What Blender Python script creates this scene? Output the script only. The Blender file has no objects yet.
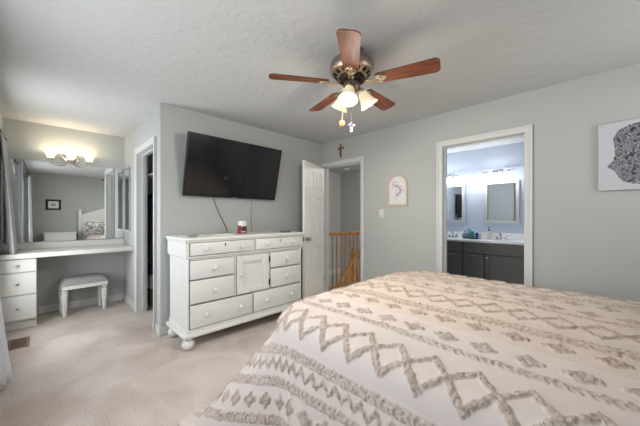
import bpy, bmesh, math, random
import numpy as np
from mathutils import Vector, Matrix

PI = math.pi
random.seed(7)
rng = np.random.default_rng(7)
S = bpy.context.scene
COL = S.collection

# ------------------------------------------------------------------ camera
cam_d = bpy.data.cameras.new('camera')
cam = bpy.data.objects.new('camera', cam_d)
COL.objects.link(cam)
cam.location = (0, 0, 1.2489)
cam.rotation_euler = (PI / 2, 0, 0.7878 - PI / 2)
cam_d.sensor_width = 36
cam_d.lens = 278.94 * 36 / 640
cam_d.shift_y = 3.45 / 640
cam_d.clip_start = 0.02
S.camera = cam

# ------------------------------------------------------------------ world, exposure, daylight
S.view_settings.view_transform = 'Standard'
S.view_settings.look = 'None'
S.view_settings.gamma = 1
S.view_settings.use_curve_mapping = False
S.view_settings.exposure = -0.06
W = bpy.data.worlds.new('sky')
S.world = W
W.use_nodes = True
W.node_tree.nodes['Background'].inputs[0].default_value = (0.80, 0.90, 1.0, 1)
W.node_tree.nodes['Background'].inputs[1].default_value = 2.0


def area(name, loc, rot, sx, sy, power, color=(1, 1, 1)):
    d = bpy.data.lights.new(name, 'AREA')
    d.shape = 'RECTANGLE'
    d.size, d.size_y, d.energy, d.color = sx, sy, power, color
    o = bpy.data.objects.new(name, d)
    o.location, o.rotation_euler = loc, rot
    COL.objects.link(o)
    return o


def point(name, loc, power, color, r=0.05, parent=None):
    d = bpy.data.lights.new(name, 'POINT')
    d.energy, d.color, d.shadow_soft_size = power, color, r
    o = bpy.data.objects.new(name, d)
    o.location = loc
    o.parent = parent
    COL.objects.link(o)
    return o


# daylight in the openings of the two windows of the left wall and of a back wall window added for fill (all out of view)
area('daylight_bedroom_window', (-0.43, 1.61, 1.40), (0, -PI / 2 - math.radians(8), 0), 1.35, 2.55, 33, (0.95, 0.98, 1.0))
area('daylight_alcove_window', (-0.43, 3.87, 1.25), (0, -PI / 2, 0), 1.55, 0.70, 33, (0.95, 0.98, 1.0))

area('added_back_daylight', (2.50, -1.03, 1.55), (PI / 2, 0, 0), .95, 1.0, 14, (0.95, 0.98, 1.0))

# ------------------------------------------------------------------ helpers


def lin(c):
    return tuple((v / 12.92 if v <= .04045 else ((v + .055) / 1.055) ** 2.4) for v in (x / 255 for x in c))


MATS = {}


def mat(name, rgb, rough=0.6, metal=0.0, spec=0.4, bump=None, vary=None, emit=None, coat=0):
    if name in MATS:
        return MATS[name]
    m = bpy.data.materials.new(name)
    m.use_nodes = True
    nt = m.node_tree
    b = nt.nodes['Principled BSDF']
    c = lin(rgb) + (1,)
    b.inputs['Base Color'].default_value = c
    b.inputs['Roughness'].default_value = rough
    b.inputs['Metallic'].default_value = metal
    b.inputs['Specular IOR Level'].default_value = spec
    b.inputs['Coat Weight'].default_value = coat
    tc = nt.nodes.new('ShaderNodeTexCoord')
    if vary:                                   # (scale, amount, stretch)
        sc, am, st = vary
        mp = nt.nodes.new('ShaderNodeMapping')
        mp.inputs['Scale'].default_value = st
        nt.links.new(tc.outputs['Object'], mp.inputs['Vector'])
        n = nt.nodes.new('ShaderNodeTexNoise')
        n.inputs['Scale'].default_value = sc
        n.inputs['Detail'].default_value = 5
        nt.links.new(mp.outputs['Vector'], n.inputs['Vector'])
        r = nt.nodes.new('ShaderNodeValToRGB')
        r.color_ramp.elements[0].position = .3
        r.color_ramp.elements[1].position = .7
        r.color_ramp.elements[0].color = tuple(x * (1 - am) for x in c[:3]) + (1,)
        r.color_ramp.elements[1].color = tuple(min(1, x * (1 + am)) for x in c[:3]) + (1,)
        nt.links.new(n.outputs['Fac'], r.inputs['Fac'])
        nt.links.new(r.outputs['Color'], b.inputs['Base Color'])
    if bump:                                   # (scale, strength, distance)
        n = nt.nodes.new('ShaderNodeTexNoise')
        n.inputs['Scale'].default_value = bump[0]
        n.inputs['Detail'].default_value = 4
        nt.links.new(tc.outputs['Object'], n.inputs['Vector'])
        bp = nt.nodes.new('ShaderNodeBump')
        bp.inputs['Strength'].default_value = bump[1]
        bp.inputs['Distance'].default_value = bump[2]
        nt.links.new(n.outputs['Fac'], bp.inputs['Height'])
        nt.links.new(bp.outputs['Normal'], b.inputs['Normal'])
    if emit:
        b.inputs['Emission Color'].default_value = lin(emit[0]) + (1,)
        b.inputs['Emission Strength'].default_value = emit[1]
    MATS[name] = m
    return m


class MB:
    """collects shapes into one bmesh"""

    def __init__(self):
        self.bm = bmesh.new()

    def box(self, lo, hi, bevel=0, seg=2):
        lo, hi = Vector(lo), Vector(hi)
        c, d = (lo + hi) / 2, hi - lo
        M = Matrix.Translation(c) @ Matrix.Diagonal((abs(d.x), abs(d.y), abs(d.z), 1))
        r = bmesh.ops.create_cube(self.bm, size=1, matrix=M)
        if bevel:
            es = list({e for v in r['verts'] for e in v.link_edges})
            bmesh.ops.bevel(self.bm, geom=es, offset=bevel, segments=seg, affect='EDGES', profile=.5)
        return self

    def lathe(self, prof, n=24, M=None, cap=True):
        M = M or Matrix()
        rings = []
        for r, z in prof:
            rings.append([self.bm.verts.new(M @ Vector((r * math.cos(2 * PI * k / n), r * math.sin(2 * PI * k / n), z))) for k in range(n)])
        for a, b in zip(rings, rings[1:]):
            for k in range(n):
                self.bm.faces.new((a[k], a[(k + 1) % n], b[(k + 1) % n], b[k]))
        if cap:
            self.bm.faces.new(rings[0][::-1])
            self.bm.faces.new(rings[-1])
        return self

    def tube(self, pts, r, n=8):
        pts = [Vector(p) for p in pts]
        rs = r if isinstance(r, (list, tuple)) else [r] * len(pts)
        rings = []
        for i, p in enumerate(pts):
            t = (pts[min(i + 1, len(pts) - 1)] - pts[max(i - 1, 0)]).normalized()
            up = Vector((0, 0, 1)) if abs(t.z) < .95 else Vector((1, 0, 0))
            x = t.cross(up).normalized()
            y = x.cross(t)
            rings.append([self.bm.verts.new(p + rs[i] * (x * math.cos(2 * PI * k / n) + y * math.sin(2 * PI * k / n))) for k in range(n)])
        for a, b in zip(rings, rings[1:]):
            for k in range(n):
                self.bm.faces.new((a[k], a[(k + 1) % n], b[(k + 1) % n], b[k]))
        self.bm.faces.new(rings[0][::-1])
        self.bm.faces.new(rings[-1])
        return self

    def ball(self, c, r, n=14, sz=(1, 1, 1)):
        M = Matrix.Translation(c) @ Matrix.Diagonal((sz[0], sz[1], sz[2], 1))
        bmesh.ops.create_uvsphere(self.bm, u_segments=n, v_segments=max(6, n // 2), radius=r, matrix=M)
        return self

    def prism(self, poly, depth, M=None):
        """poly (x, y) counter-clockwise, thickened along z from 0 to depth, moved by M"""
        M = M or Matrix()
        a = [self.bm.verts.new(M @ Vector((x, y, 0))) for x, y in poly]
        b = [self.bm.verts.new(M @ Vector((x, y, depth))) for x, y in poly]
        n = len(poly)
        self.bm.faces.new(a[::-1])
        self.bm.faces.new(b)
        for k in range(n):
            self.bm.faces.new((a[k], a[(k + 1) % n], b[(k + 1) % n], b[k]))
        return self

    def ring(self, outer, inner, depth, M=None):
        """flat frame between two outlines of equal point count"""
        M = M or Matrix()
        n = len(outer)
        L = [[self.bm.verts.new(M @ Vector((x, y, z))) for x, y in pl] for pl in (outer, inner) for z in (0, depth)]
        oa, ob, ia, ib = L
        for k in range(n):
            j = (k + 1) % n
            self.bm.faces.new((oa[k], oa[j], ob[j], ob[k]))
            self.bm.faces.new((ia[j], ia[k], ib[k], ib[j]))
            self.bm.faces.new((ob[k], ob[j], ib[j], ib[k]))
            self.bm.faces.new((oa[j], oa[k], ia[k], ia[j]))
        return self

    def grid(self, rows):
        vs = [[self.bm.verts.new(p) for p in r] for r in rows]
        for a, b in zip(vs, vs[1:]):
            for k in range(len(a) - 1):
                self.bm.faces.new((a[k], a[k + 1], b[k + 1], b[k]))
        return self

    def build(self, name, material, parent=None, loc=None, smooth=35, rot=None):
        bmesh.ops.recalc_face_normals(self.bm, faces=self.bm.faces)
        me = bpy.data.meshes.new(name)
        self.bm.to_mesh(me)
        self.bm.free()
        if smooth:
            me.polygons.foreach_set('use_smooth', [True] * len(me.polygons))
            me.set_sharp_from_angle(angle=math.radians(smooth))
        me.materials.append(material)
        o = bpy.data.objects.new(name, me)
        COL.objects.link(o)
        o.parent = parent
        if loc:
            o.location = loc
        if rot:
            o.rotation_euler = rot
        return o


def tag(o, label, cat, group=None, kind=None):
    o['label'], o['category'] = label, cat
    if group:
        o['group'] = group
    if kind:
        o['kind'] = kind
    return o


def thing(name, label, cat, loc=(0, 0, 0), rz=0, group=None):
    o = bpy.data.objects.new(name, None)
    COL.objects.link(o)
    o.location, o.rotation_euler = loc, (0, 0, rz)
    o.empty_display_size = .1
    return tag(o, label, cat, group)


def copy_tree(o, parent=None):
    c = o.copy()
    COL.objects.link(c)
    c.parent = parent
    for ch in [x for x in COL.objects if x.parent == o]:
        copy_tree(ch, c)
    return c


def struct(name, mb, material, label=None, cat=None, parent=None, smooth=0):
    o = mb.build(name, material, parent, smooth=smooth)
    if parent is None:
        o['kind'] = 'structure'
        o['label'] = label or name.replace('_', ' ')
        o['category'] = cat or name.split('_')[0]
    return o


def wall_box(axis, t0, t1, s0, s1, z0, z1, holes=()):
    """a wall of real thickness; axis 'x' means it stands at x in t0..t1 and runs along y; holes are (s0, s1, z0, z1)"""
    mb = MB()
    ss = sorted({s0, s1, *[h[0] for h in holes], *[h[1] for h in holes]})
    for a, b in zip(ss, ss[1:]):
        cut = [(h[2], h[3]) for h in holes if h[0] <= a + 1e-6 and h[1] >= b - 1e-6]
        z = z0
        for ha, hb in sorted(cut) + [(z1, None)]:
            if ha > z + 1e-6:
                if axis == 'x':
                    mb.box((t0, a, z), (t1, b, ha))
                else:
                    mb.box((a, t0, z), (b, t1, ha))
            z = hb
    bmesh.ops.remove_doubles(mb.bm, verts=mb.bm.verts, dist=1e-5)
    mb.bm.verts.index_update()
    seen, kill = {}, []
    for f in mb.bm.faces:
        k = tuple(sorted(v.index for v in f.verts))
        if k in seen:
            kill += [f, seen[k]]
        seen[k] = f
    bmesh.ops.delete(mb.bm, geom=list(set(kill)), context='FACES')
    return mb


# ------------------------------------------------------------------ materials
M_wall = mat('wall_paint', (177, 179, 176), .75, spec=.2, bump=(160, .08, .002))
M_bwall = mat('bathroom_wall_paint', (204, 212, 226), .7, spec=.2)
M_hall = mat('hall_wall_paint', (184, 185, 183), .75, spec=.2)
M_trim = mat('white_trim', (204, 204, 201), .4, spec=.45)
M_door = mat('white_door', (238, 238, 235), .45, spec=.4)
M_white = mat('white_lacquer', (220, 220, 216), .42, spec=.45, bump=(60, .03, .001))
M_lam = mat('white_laminate', (212, 211, 206), .45, spec=.4)
M_chrome = mat('chrome', (205, 206, 208), .14, 1)
M_nickel = mat('brushed_nickel', (176, 170, 160), .3, 1)
M_bronze = mat('fan_metal', (160, 144, 136), .33, 1)
M_brass = mat('antique_brass', (198, 180, 150), .33, 1)
M_black = mat('black_plastic', (18, 18, 19), .4)
M_mirror = mat('mirror_glass', (232, 236, 236), .015, 1)
M_mirror.diffuse_color = (1, 1, 1, 1)

# ceiling plaster: knocked-down trowel texture
M_ceil = mat('ceiling_plaster', (196, 196, 194), .85, spec=.15)
nt = M_ceil.node_tree
tc = nt.nodes.new('ShaderNodeTexCoord')
n1 = nt.nodes.new('ShaderNodeTexNoise')
n1.inputs['Scale'].default_value = 9
n1.inputs['Detail'].default_value = 7
n1.inputs['Roughness'].default_value = .62
n1.inputs['Distortion'].default_value = 1.2
rp = nt.nodes.new('ShaderNodeValToRGB')
rp.color_ramp.elements[0].position = .40
rp.color_ramp.elements[1].position = .60
bp = nt.nodes.new('ShaderNodeBump')
bp.inputs['Strength'].default_value = .30
bp.inputs['Distance'].default_value = .008
nt.links.new(tc.outputs['Object'], n1.inputs['Vector'])
nt.links.new(n1.outputs['Fac'], rp.inputs['Fac'])
nt.links.new(rp.outputs['Color'], bp.inputs['Height'])
nt.links.new(bp.outputs['Normal'], nt.nodes['Principled BSDF'].inputs['Normal'])

# carpet: cut pile with broad brushed patches
M_carpet = mat('carpet_pile', (205, 193, 186), .95, spec=.05)
nt = M_carpet.node_tree
b = nt.nodes['Principled BSDF']
tc = nt.nodes.new('ShaderNodeTexCoord')
na = nt.nodes.new('ShaderNodeTexNoise')
na.inputs['Scale'].default_value = 2.2
na.inputs['Detail'].default_value = 5
na.inputs['Distortion'].default_value = .6
nb = nt.nodes.new('ShaderNodeTexNoise')
nb.inputs['Scale'].default_value = 90
nb.inputs['Detail'].default_value = 3
ra = nt.nodes.new('ShaderNodeValToRGB')
ra.color_ramp.elements[0].position, ra.color_ramp.elements[1].position = .34, .62
ra.color_ramp.elements[0].color = lin((188, 174, 166)) + (1,)
ra.color_ramp.elements[1].color = lin((209, 199, 193)) + (1,)
rb = nt.nodes.new('ShaderNodeValToRGB')
rb.color_ramp.elements[0].position, rb.color_ramp.elements[1].position = .35, .65
rb.color_ramp.elements[0].color = (.80, .79, .78, 1)
rb.color_ramp.elements[1].color = (1, 1, 1, 1)
mx = nt.nodes.new('ShaderNodeMix')
mx.data_type = 'RGBA'
mx.blend_type = 'MULTIPLY'
mx.inputs['Factor'].default_value = 1
bp = nt.nodes.new('ShaderNodeBump')
bp.inputs['Strength'].default_value = .6
bp.inputs['Distance'].default_value = .008
for n in (na, nb):
    nt.links.new(tc.outputs['Object'], n.inputs['Vector'])
nt.links.new(na.outputs['Fac'], ra.inputs['Fac'])
nt.links.new(nb.outputs['Fac'], rb.inputs['Fac'])
nt.links.new(ra.outputs['Color'], mx.inputs[6])
nt.links.new(rb.outputs['Color'], mx.inputs[7])
nt.links.new(mx.outputs[2], b.inputs['Base Color'])
nt.links.new(nb.outputs['Fac'], bp.inputs['Height'])
nt.links.new(bp.outputs['Normal'], b.inputs['Normal'])


def wood(name, dark, light, rough=.4, scale=3, stretch=(1, 14, 14), coat=0.0):
    m = bpy.data.materials.new(name)
    m.use_nodes = True
    nt = m.node_tree
    b = nt.nodes['Principled BSDF']
    b.inputs['Roughness'].default_value = rough
    b.inputs['Coat Weight'].default_value = coat
    tc = nt.nodes.new('ShaderNodeTexCoord')
    mp = nt.nodes.new('ShaderNodeMapping')
    mp.inputs['Scale'].default_value = stretch
    n = nt.nodes.new('ShaderNodeTexNoise')
    n.inputs['Scale'].default_value = scale
    n.inputs['Detail'].default_value = 6
    r = nt.nodes.new('ShaderNodeValToRGB')
    r.color_ramp.elements[0].position, r.color_ramp.elements[1].position = .35, .68
    r.color_ramp.elements[0].color = lin(dark) + (1,)
    r.color_ramp.elements[1].color = lin(light) + (1,)
    nt.links.new(tc.outputs['Object'], mp.inputs['Vector'])
    nt.links.new(mp.outputs['Vector'], n.inputs['Vector'])
    nt.links.new(n.outputs['Fac'], r.inputs['Fac'])
    nt.links.new(r.outputs['Color'], b.inputs['Base Color'])
    return m


M_blade = wood('cherry_blade', (84, 42, 24), (132, 72, 42), .5, 3, (2, 22, 22))
M_oak = wood('honey_oak', (168, 112, 50), (208, 152, 82), .4, 4, (8, 8, 1.2))
M_cross = wood('cross_wood', (98, 66, 44), (130, 94, 64), .5)

# clear window glass that lets daylight through
M_glass = bpy.data.materials.new('window_glass')
M_glass.use_nodes = True
nt = M_glass.node_tree
nt.nodes.clear()
o_ = nt.nodes.new('ShaderNodeOutputMaterial')
t_ = nt.nodes.new('ShaderNodeBsdfTransparent')
g_ = nt.nodes.new('ShaderNodeBsdfGlossy')
g_.inputs['Roughness'].default_value = .02
x_ = nt.nodes.new('ShaderNodeMixShader')
x_.inputs[0].default_value = .06
nt.links.new(t_.outputs[0], x_.inputs[1])
nt.links.new(g_.outputs[0], x_.inputs[2])
nt.links.new(x_.outputs[0], o_.inputs[0])


def cloth(name, rgb, trans=.3, bump=None):
    m = bpy.data.materials.new(name)
    m.use_nodes = True
    nt = m.node_tree
    nt.nodes.clear()
    o = nt.nodes.new('ShaderNodeOutputMaterial')
    d = nt.nodes.new('ShaderNodeBsdfDiffuse')
    t = nt.nodes.new('ShaderNodeBsdfTranslucent')
    x = nt.nodes.new('ShaderNodeMixShader')
    c = lin(rgb) + (1,)
    d.inputs[0].default_value = c
    t.inputs[0].default_value = c
    x.inputs[0].default_value = trans
    nt.links.new(d.outputs[0], x.inputs[1])
    nt.links.new(t.outputs[0], x.inputs[2])
    nt.links.new(x.outputs[0], o.inputs[0])
    return m


M_sheer = cloth('white_curtain_cloth', (242, 244, 248), .5)
M_grey = cloth('grey_curtain_cloth', (180, 180, 181), .12)

# ------------------------------------------------------------------ the room shell
XW, XB, YA, XS, YE, YB = -0.34, 3.283, 3.246, 0.875, 5.07, -0.95     # left wall, right wall, front wall, alcove side, alcove end, back wall
H = 2.44
E0, E1, D0, D1, ZD = 2.4545, 3.205, 0.515, 1.283, 2.05            # the entrance and the bathroom doorway
C0, C1 = 3.455, 4.230                                                # the closet doorway
XBB = 5.45                                                           # far wall of the bathroom

struct('floor', MB().box((-.46, -1.07, -.12), (3.403, 5.19, 0)), M_carpet, 'beige cut pile carpet covering the bedroom floor', 'floor')
struct('floor_hall', MB().box((3.403, 2.25, -.12), (5.97, 3.36, 0)), M_carpet, 'carpeted landing beyond the open bedroom door', 'floor')
struct('floor_bathroom', MB().box((3.403, -.42, -.12), (5.57, 2.25, 0)), mat('bathroom_tile', (190, 186, 180), .3, vary=(3, .06, (1, 1, 1))), 'tiled bathroom floor', 'floor')
struct('floor_stairwell', MB().box((3.283, 3.36, -1.62), (5.97, 5.19, -1.5)), M_carpet, 'floor down in the stairwell', 'floor')
struct('ceiling', MB().box((-.46, -1.07, H), (5.97, 5.19, H + .12)), M_ceil, 'white ceiling with trowelled plaster texture', 'ceiling')
W1 = (0.30, 2.92, .68, 2.12)
W2 = (3.50, 4.25, .42, 2.08)
W3 = (2.0, 3.0, 1.0, 2.10)
struct('wall_left', wall_box('x', -.46, XW, -1.07, 5.19, 0, H, [W1, W2]), M_wall, 'pale grey window wall with curtains at the left', 'wall')
struct('wall_back', wall_box('y', -1.07, YB, XW, 3.403, 0, H, [W3]), M_wall, 'pale grey wall behind the headboard seen in the mirror', 'wall')
struct('wall_right', wall_box('x', XB, 3.403, YB, 3.366, 0, H, [(D0 - .016, D1 + .016, 0, ZD + .016), (E0 - .016, E1 + .016, 0, ZD + .016)]), M_wall, 'pale grey wall with the bathroom doorway and bedroom door', 'wall')
struct('wall_front', wall_box('y', YA, 3.366, XS, XB, 0, H), M_wall, 'grey wall behind the television and white dresser', 'wall')
struct('wall_closet', wall_box('x', XS, .985, 3.366, YE, 0, H, [(C0 - .016, C1 + .016, 0, ZD + .016)]), M_wall, 'grey alcove side wall with the closet doorway', 'wall')
struct('wall_alcove', wall_box('y', YE, 5.19, XW, 3.283, 0, H), M_wall, 'grey alcove end wall behind the vanity mirror', 'wall')
struct('wall_stairwell', wall_box('x', 3.283, 3.403, 3.366, 5.19, -1.5, H), M_hall, 'grey side wall of the stairwell', 'wall')
struct('wall_landing', wall_box('y', YE, 5.19, 3.403, 5.85, -1.5, H), M_hall, 'grey wall beyond the oak stair railing', 'wall')
struct('wall_hall_end', wall_box('x', 5.85, 5.97, 2.25, 5.19, -1.5, H), M_hall, 'grey end wall of the hall', 'wall')
struct('wall_hall', wall_box('y', 2.25, 2.37, 3.403, 5.85, 0, H), M_bwall, 'wall between hall and bathroom', 'wall')
struct('wall_bathroom', wall_box('x', XBB, 5.57, -.42, 2.25, 0, H), M_bwall, 'pale blue bathroom wall behind the mirrors', 'wall')
struct('wall_bathroom_side', wall_box('y', -.42, -.30, 3.403, XBB, 0, H), M_bwall, 'pale blue side wall of the bathroom', 'wall')


def baseboard(name, boxes, label):
    mb = MB()
    for lo, hi in boxes:
        mb.box(lo, hi, .004, 1)
    struct(name, mb, M_trim, label, 'baseboard')


bh, bt = .10, .014
baseboard('baseboard_front', [((XS - bt, YA - bt, 0), (XB, YA, bh))], 'white baseboard below the television wall')
baseboard('baseboard_right', [((XB - bt, D1 + .085, 0), (XB, E0 - .085, bh)), ((XB - bt, YB, 0), (XB, D0 - .085, bh))], 'white baseboard along the bathroom wall')
baseboard('baseboard_alcove', [((-.04, YE - bt, 0), (XS, YE, bh))], 'white baseboard behind the vanity stool')
baseboard('baseboard_closet', [((XS - bt, C1 + .085, 0), (XS, YE - bt, bh)), ((XS - bt, YA, 0), (XS, C0 - .085, bh))], 'white baseboard beside the closet doorway')
baseboard('baseboard_left', [((XW, YB, 0), (XW + bt, 4.48, bh))], 'white baseboard along the window wall')
baseboard('baseboard_back', [((XW, YB, 0), (XB, YB + bt, bh))], 'white baseboard along the headboard wall')
baseboard('baseboard_landing', [((3.403, YE - .016, -.30), (5.85, YE, -.17))], 'white skirt board on the wall beyond the stair railing')


def casing(name, axis, face, out, s0, s1, zt, label, depth=.12, w=.066, w1=None):
    w1 = w1 or w
    mb = MB()
    t0, t1 = sorted((face, face + out * .018))
    j0, j1 = sorted((face, face - out * depth))

    def bx(a, b, z0, z1, u0, u1, bev=.005):
        if axis == 'x':
            mb.box((u0, a, z0), (u1, b, z1), bev, 2)
        else:
            mb.box((a, u0, z0), (b, u1, z1), bev, 2)
    bx(s0 - w, s0 - .003, 0, zt + .003, t0, t1)
    bx(s1 + .003, s1 + w1, 0, zt + .003, t0, t1)
    bx(s0 - w, s1 + w1, zt + .003, zt + w, t0, t1)
    # raised outer band of the moulding
    q0, q1 = sorted((face + out * .018, face + out * .027))
    bx(s0 - w, s0 - w + .022, 0, zt + w, q0, q1, .003)
    bx(s1 + w1 - .022, s1 + w1, 0, zt + w, q0, q1, .003)
    bx(s0 - w + .022, s1 + w1 - .022, zt + w - .022, zt + w, q0, q1, .003)
    # jamb and stop
    e = .016
    bx(s0 - e, s0, 0, zt + e, j0, j1, 0)
    bx(s1, s1 + e, 0, zt + e, j0, j1, 0)
    bx(s0, s1, zt, zt + e, j0, j1, 0)
    m0, m1 = sorted((face - out * .05, face - out * .085))
    bx(s0, s0 + .01, 0, zt, m0, m1, 0)
    bx(s1 - .01, s1, 0, zt, m0, m1, 0)
    bx(s0 + .01, s1 - .01, zt - .01, zt, m0, m1, 0)
    return struct(name, mb, M_trim, label, 'door trim')


casing('trim_1', 'x', XB, -1, E0, E1, ZD, 'white casing around the bedroom doorway', w1=.037)
casing('trim_2', 'x', XB, -1, D0, D1, ZD, 'white casing around the bathroom doorway')
casing('trim_3', 'x', XS, -1, C0, C1, ZD, 'white casing around the closet doorway', .11)


def panel_door(name, w, h, t, panels, material, label, knob_side=1, knob_z=.93):
    """door leaf from its hinge (local x = 0) to x = w, with recessed panels on both faces"""
    mb = MB()
    xs = sorted({0, w, *[p[0] for p in panels], *[p[1] for p in panels]})
    zs = sorted({.008, h, *[p[2] for p in panels], *[p[3] for p in panels]})
    for a, b_ in zip(xs, xs[1:]):
        for c, d in zip(zs, zs[1:]):
            inside = any(p[0] <= a + 1e-6 and p[1] >= b_ - 1e-6 and p[2] <= c + 1e-6 and p[3] >= d - 1e-6 for p in panels)
            if not inside:
                mb.box((a, -t / 2, c), (b_, t / 2, d))
    bmesh.ops.remove_doubles(mb.bm, verts=mb.bm.verts, dist=1e-5)
    for p in panels:
        mb.box((p[0], -t / 2 + .010, p[2]), (p[1], t / 2 - .010, p[3]))
        mb.box((p[0] + .028, -t / 2 + .003, p[2] + .028), (p[1] - .028, t / 2 - .003, p[3] - .028), .006, 1)
    d = struct(name, mb, material, label, 'door')
    return d


def six_panels(w, h):
    x0, x1, x2, x3 = .095, w / 2 - .045, w / 2 + .045, w - .095
    return [(a, b_, c, d) for a, b_ in ((x0, x1), (x2, x3)) for c, d in ((.22, .78), (.93, 1.53), (1.64, h - .11))]


dw = .722
door = panel_door('door_1', dw, 2.035, .035, six_panels(dw, 2.035), M_door, 'white six panel bedroom door standing open beside the dresser')
door.location = (XB - .035, E1 - .012, 0)
door.rotation_euler = (0, 0, PI + math.radians(22.5))
hd = MB()
for s in (-1, 1):
    Mk = Matrix.Translation((dw - .06, s * .0175, .93)) @ Matrix.Rotation(-s * PI / 2, 4, 'X')
    hd.lathe([(.032, 0), (.032, .006), (.012, .010), (.011, .030), (.026, .040), (.030, .052), (.024, .064), (.006, .068)], 18, Mk)
hd.box((dw - .002, -.012, .90), (dw + .002, .012, .96))
hd.build('door_knob', M_nickel, door)
hg = MB()
for z in (.25, 1.05, 1.8):
    hg.tube([(-.004, .02, z - .045), (-.004, .02, z + .045)], .007, 8)
hg.build('door_hinge', M_nickel, door)

bdoor = panel_door('door_2', .70, 2.02, .035, six_panels(.70, 2.02), M_door, 'white bathroom door opened into the bathroom')
bdoor.location = (3.45, D0 + .0, 0)
bdoor.rotation_euler = (0, 0, math.radians(-14))
hd = MB()
for s in (-1, 1):
    Mk = Matrix.Translation((.64, s * .0175, .93)) @ Matrix.Rotation(-s * PI / 2, 4, 'X')
    hd.lathe([(.032, 0), (.032, .006), (.012, .010), (.011, .030), (.026, .040), (.030, .052), (.024, .064), (.006, .068)], 18, Mk)
hd.build('door_knob', M_nickel, bdoor)

# a tall closet door on the bathroom side of the bedroom wall: seen in the bathroom mirror
ldoor = panel_door('door_3', .50, 2.02, .03, [(.08, .42, .2, .9), (.08, .42, 1.05, 1.9)], M_door, 'white linen closet door seen in the bathroom mirror')
ldoor.location = (3.424, 1.36, 0)
ldoor.rotation_euler = (0, 0, PI / 2)


def window(name, w, label):
    y0, y1, z0, z1 = w
    f = MB()
    fr = .05
    f.box((-.445, y0, z0), (-.365, y0 + fr, z1))
    f.box((-.445, y1 - fr, z0), (-.365, y1, z1))
    f.box((-.445, y0 + fr, z0), (-.365, y1 - fr, z0 + fr))
    f.box((-.445, y0 + fr, z1 - fr), (-.365, y1 - fr, z1))
    zm = (z0 + z1) / 2
    f.box((-.42, y0 + fr, zm - .02), (-.38, y1 - fr, zm + .02))
    o = struct(name, f, M_trim, label, 'window')
    MB().box((-.403, y0 + fr, z0 + fr), (-.398, y1 - fr, z1 - fr)).build('pane', M_glass, o, smooth=0)
    t = MB()
    t.box((XW, y0 - .07, z0 - .07), (XW + .014, y0, z1 + .07), .004, 1)
    t.box((XW, y1, z0 - .07), (XW + .014, y1 + .07, z1 + .07), .004, 1)
    t.box((XW, y0, z1), (XW + .014, y1, z1 + .07), .004, 1)
    t.box((-.365, y0 - .0, z0 - .07), (XW + .03, y1, z0), .004, 1)
    t.build('window_trim', M_trim, o)


window('window_1', W1, 'bright bedroom window beside the white curtain')
window('window_2', W2, 'alcove window beside the grey curtain')

f = MB()
f.box((W3[0], -1.05, W3[2]), (W3[0] + .05, -.97, W3[3])).box((W3[1] - .05, -1.05, W3[2]), (W3[1], -.97, W3[3]))
f.box((W3[0] + .05, -1.05, W3[2]), (W3[1] - .05, -.97, W3[2] + .05)).box((W3[0] + .05, -1.05, W3[3] - .05), (W3[1] - .05, -.97, W3[3])).box((W3[0] + .05, -1.02, 1.53), (W3[1] - .05, -.985, 1.57))
o = struct('window_added', f, M_trim, 'added unseen window behind the headboard that lights the room', 'window')  # unseen window, added only to let more light into the room
MB().box((W3[0] + .05, -1.004, W3[2] + .05), (W3[1] - .05, -1.0, W3[3] - .05)).build('pane', M_glass, o, smooth=0)

# ------------------------------------------------------------------ bed, comforter, pillows
XL, XR, YF, YHD = 1.00, 2.70, 1.36, -.46
bed = thing('bed', 'large bed with a white panelled headboard under the tufted comforter', 'bed', (1.85, -.86, 0))
bx, by = 1.85, -.86
mb = MB()
mb.box((1.0 - bx, -.83 - by, .30), (2.70 - bx, 1.34 - by, .655), .15, 5)
mb.build('mattress', mat('mattress_ticking', (226, 222, 216), .8), bed)
mb = MB()
mb.box((1.0 - bx, -.83 - by, .13), (2.71 - bx, 1.24 - by, .30), .02)
mb.build('bed_base', M_white, bed)
for sx in (1.06, 2.65):
    for sy in (-.76, 1.16):
        MB().lathe([(.03, 0), (.035, .13)], 12, Matrix.Translation((sx - bx, sy - by, 0))).build('leg', M_white, bed)
# headboard: two posts, a panel and an arched top rail
for sx in (.80, 2.86):
    mb = MB()
    mb.box((sx - .04 - bx, -.925 - by, 0), (sx + .04 - bx, -.855 - by, 1.42), .008)
    mb.box((sx - .052 - bx, -.936 - by, 1.42), (sx + .052 - bx, -.844 - by, 1.455), .01)
    mb.build('headboard_post', M_white, bed)
mb = MB()
mb.box((.84 - bx, -.91 - by, .45), (2.82 - bx, -.875 - by, 1.22))
for k in range(5):
    x = .90 + k * .385
    mb.box((x - bx, -.875 - by, .60), (x + .33 - bx, -.866 - by, 1.16), .004, 1)
mb.build('headboard_panel', M_white, bed)
mb = MB()
N = 28
rows = []
for k in range(N + 1):
    x = .84 + 1.98 * k / N
    zt = 1.30 + .26 * math.sin(PI * k / N)
    rows.append([(x - bx, -.92 - by, 1.20), (x - bx, -.92 - by, zt), (x - bx, -.86 - by, zt), (x - bx, -.86 - by, 1.20), (x - bx, -.92 - by, 1.20)])
mb.grid(rows)
mb.build('headboard_rail', M_white, bed)

# comforter: one draped, tufted sheet; a = across the bed, b = along it
OV = .66
na_, nb_ = 560, 440
A = np.linspace(XL - OV, XR + OV, na_)
B = np.linspace(YHD + .02, YF + OV, nb_)
aa, bb = np.meshgrid(A, B, indexing='ij')


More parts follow.
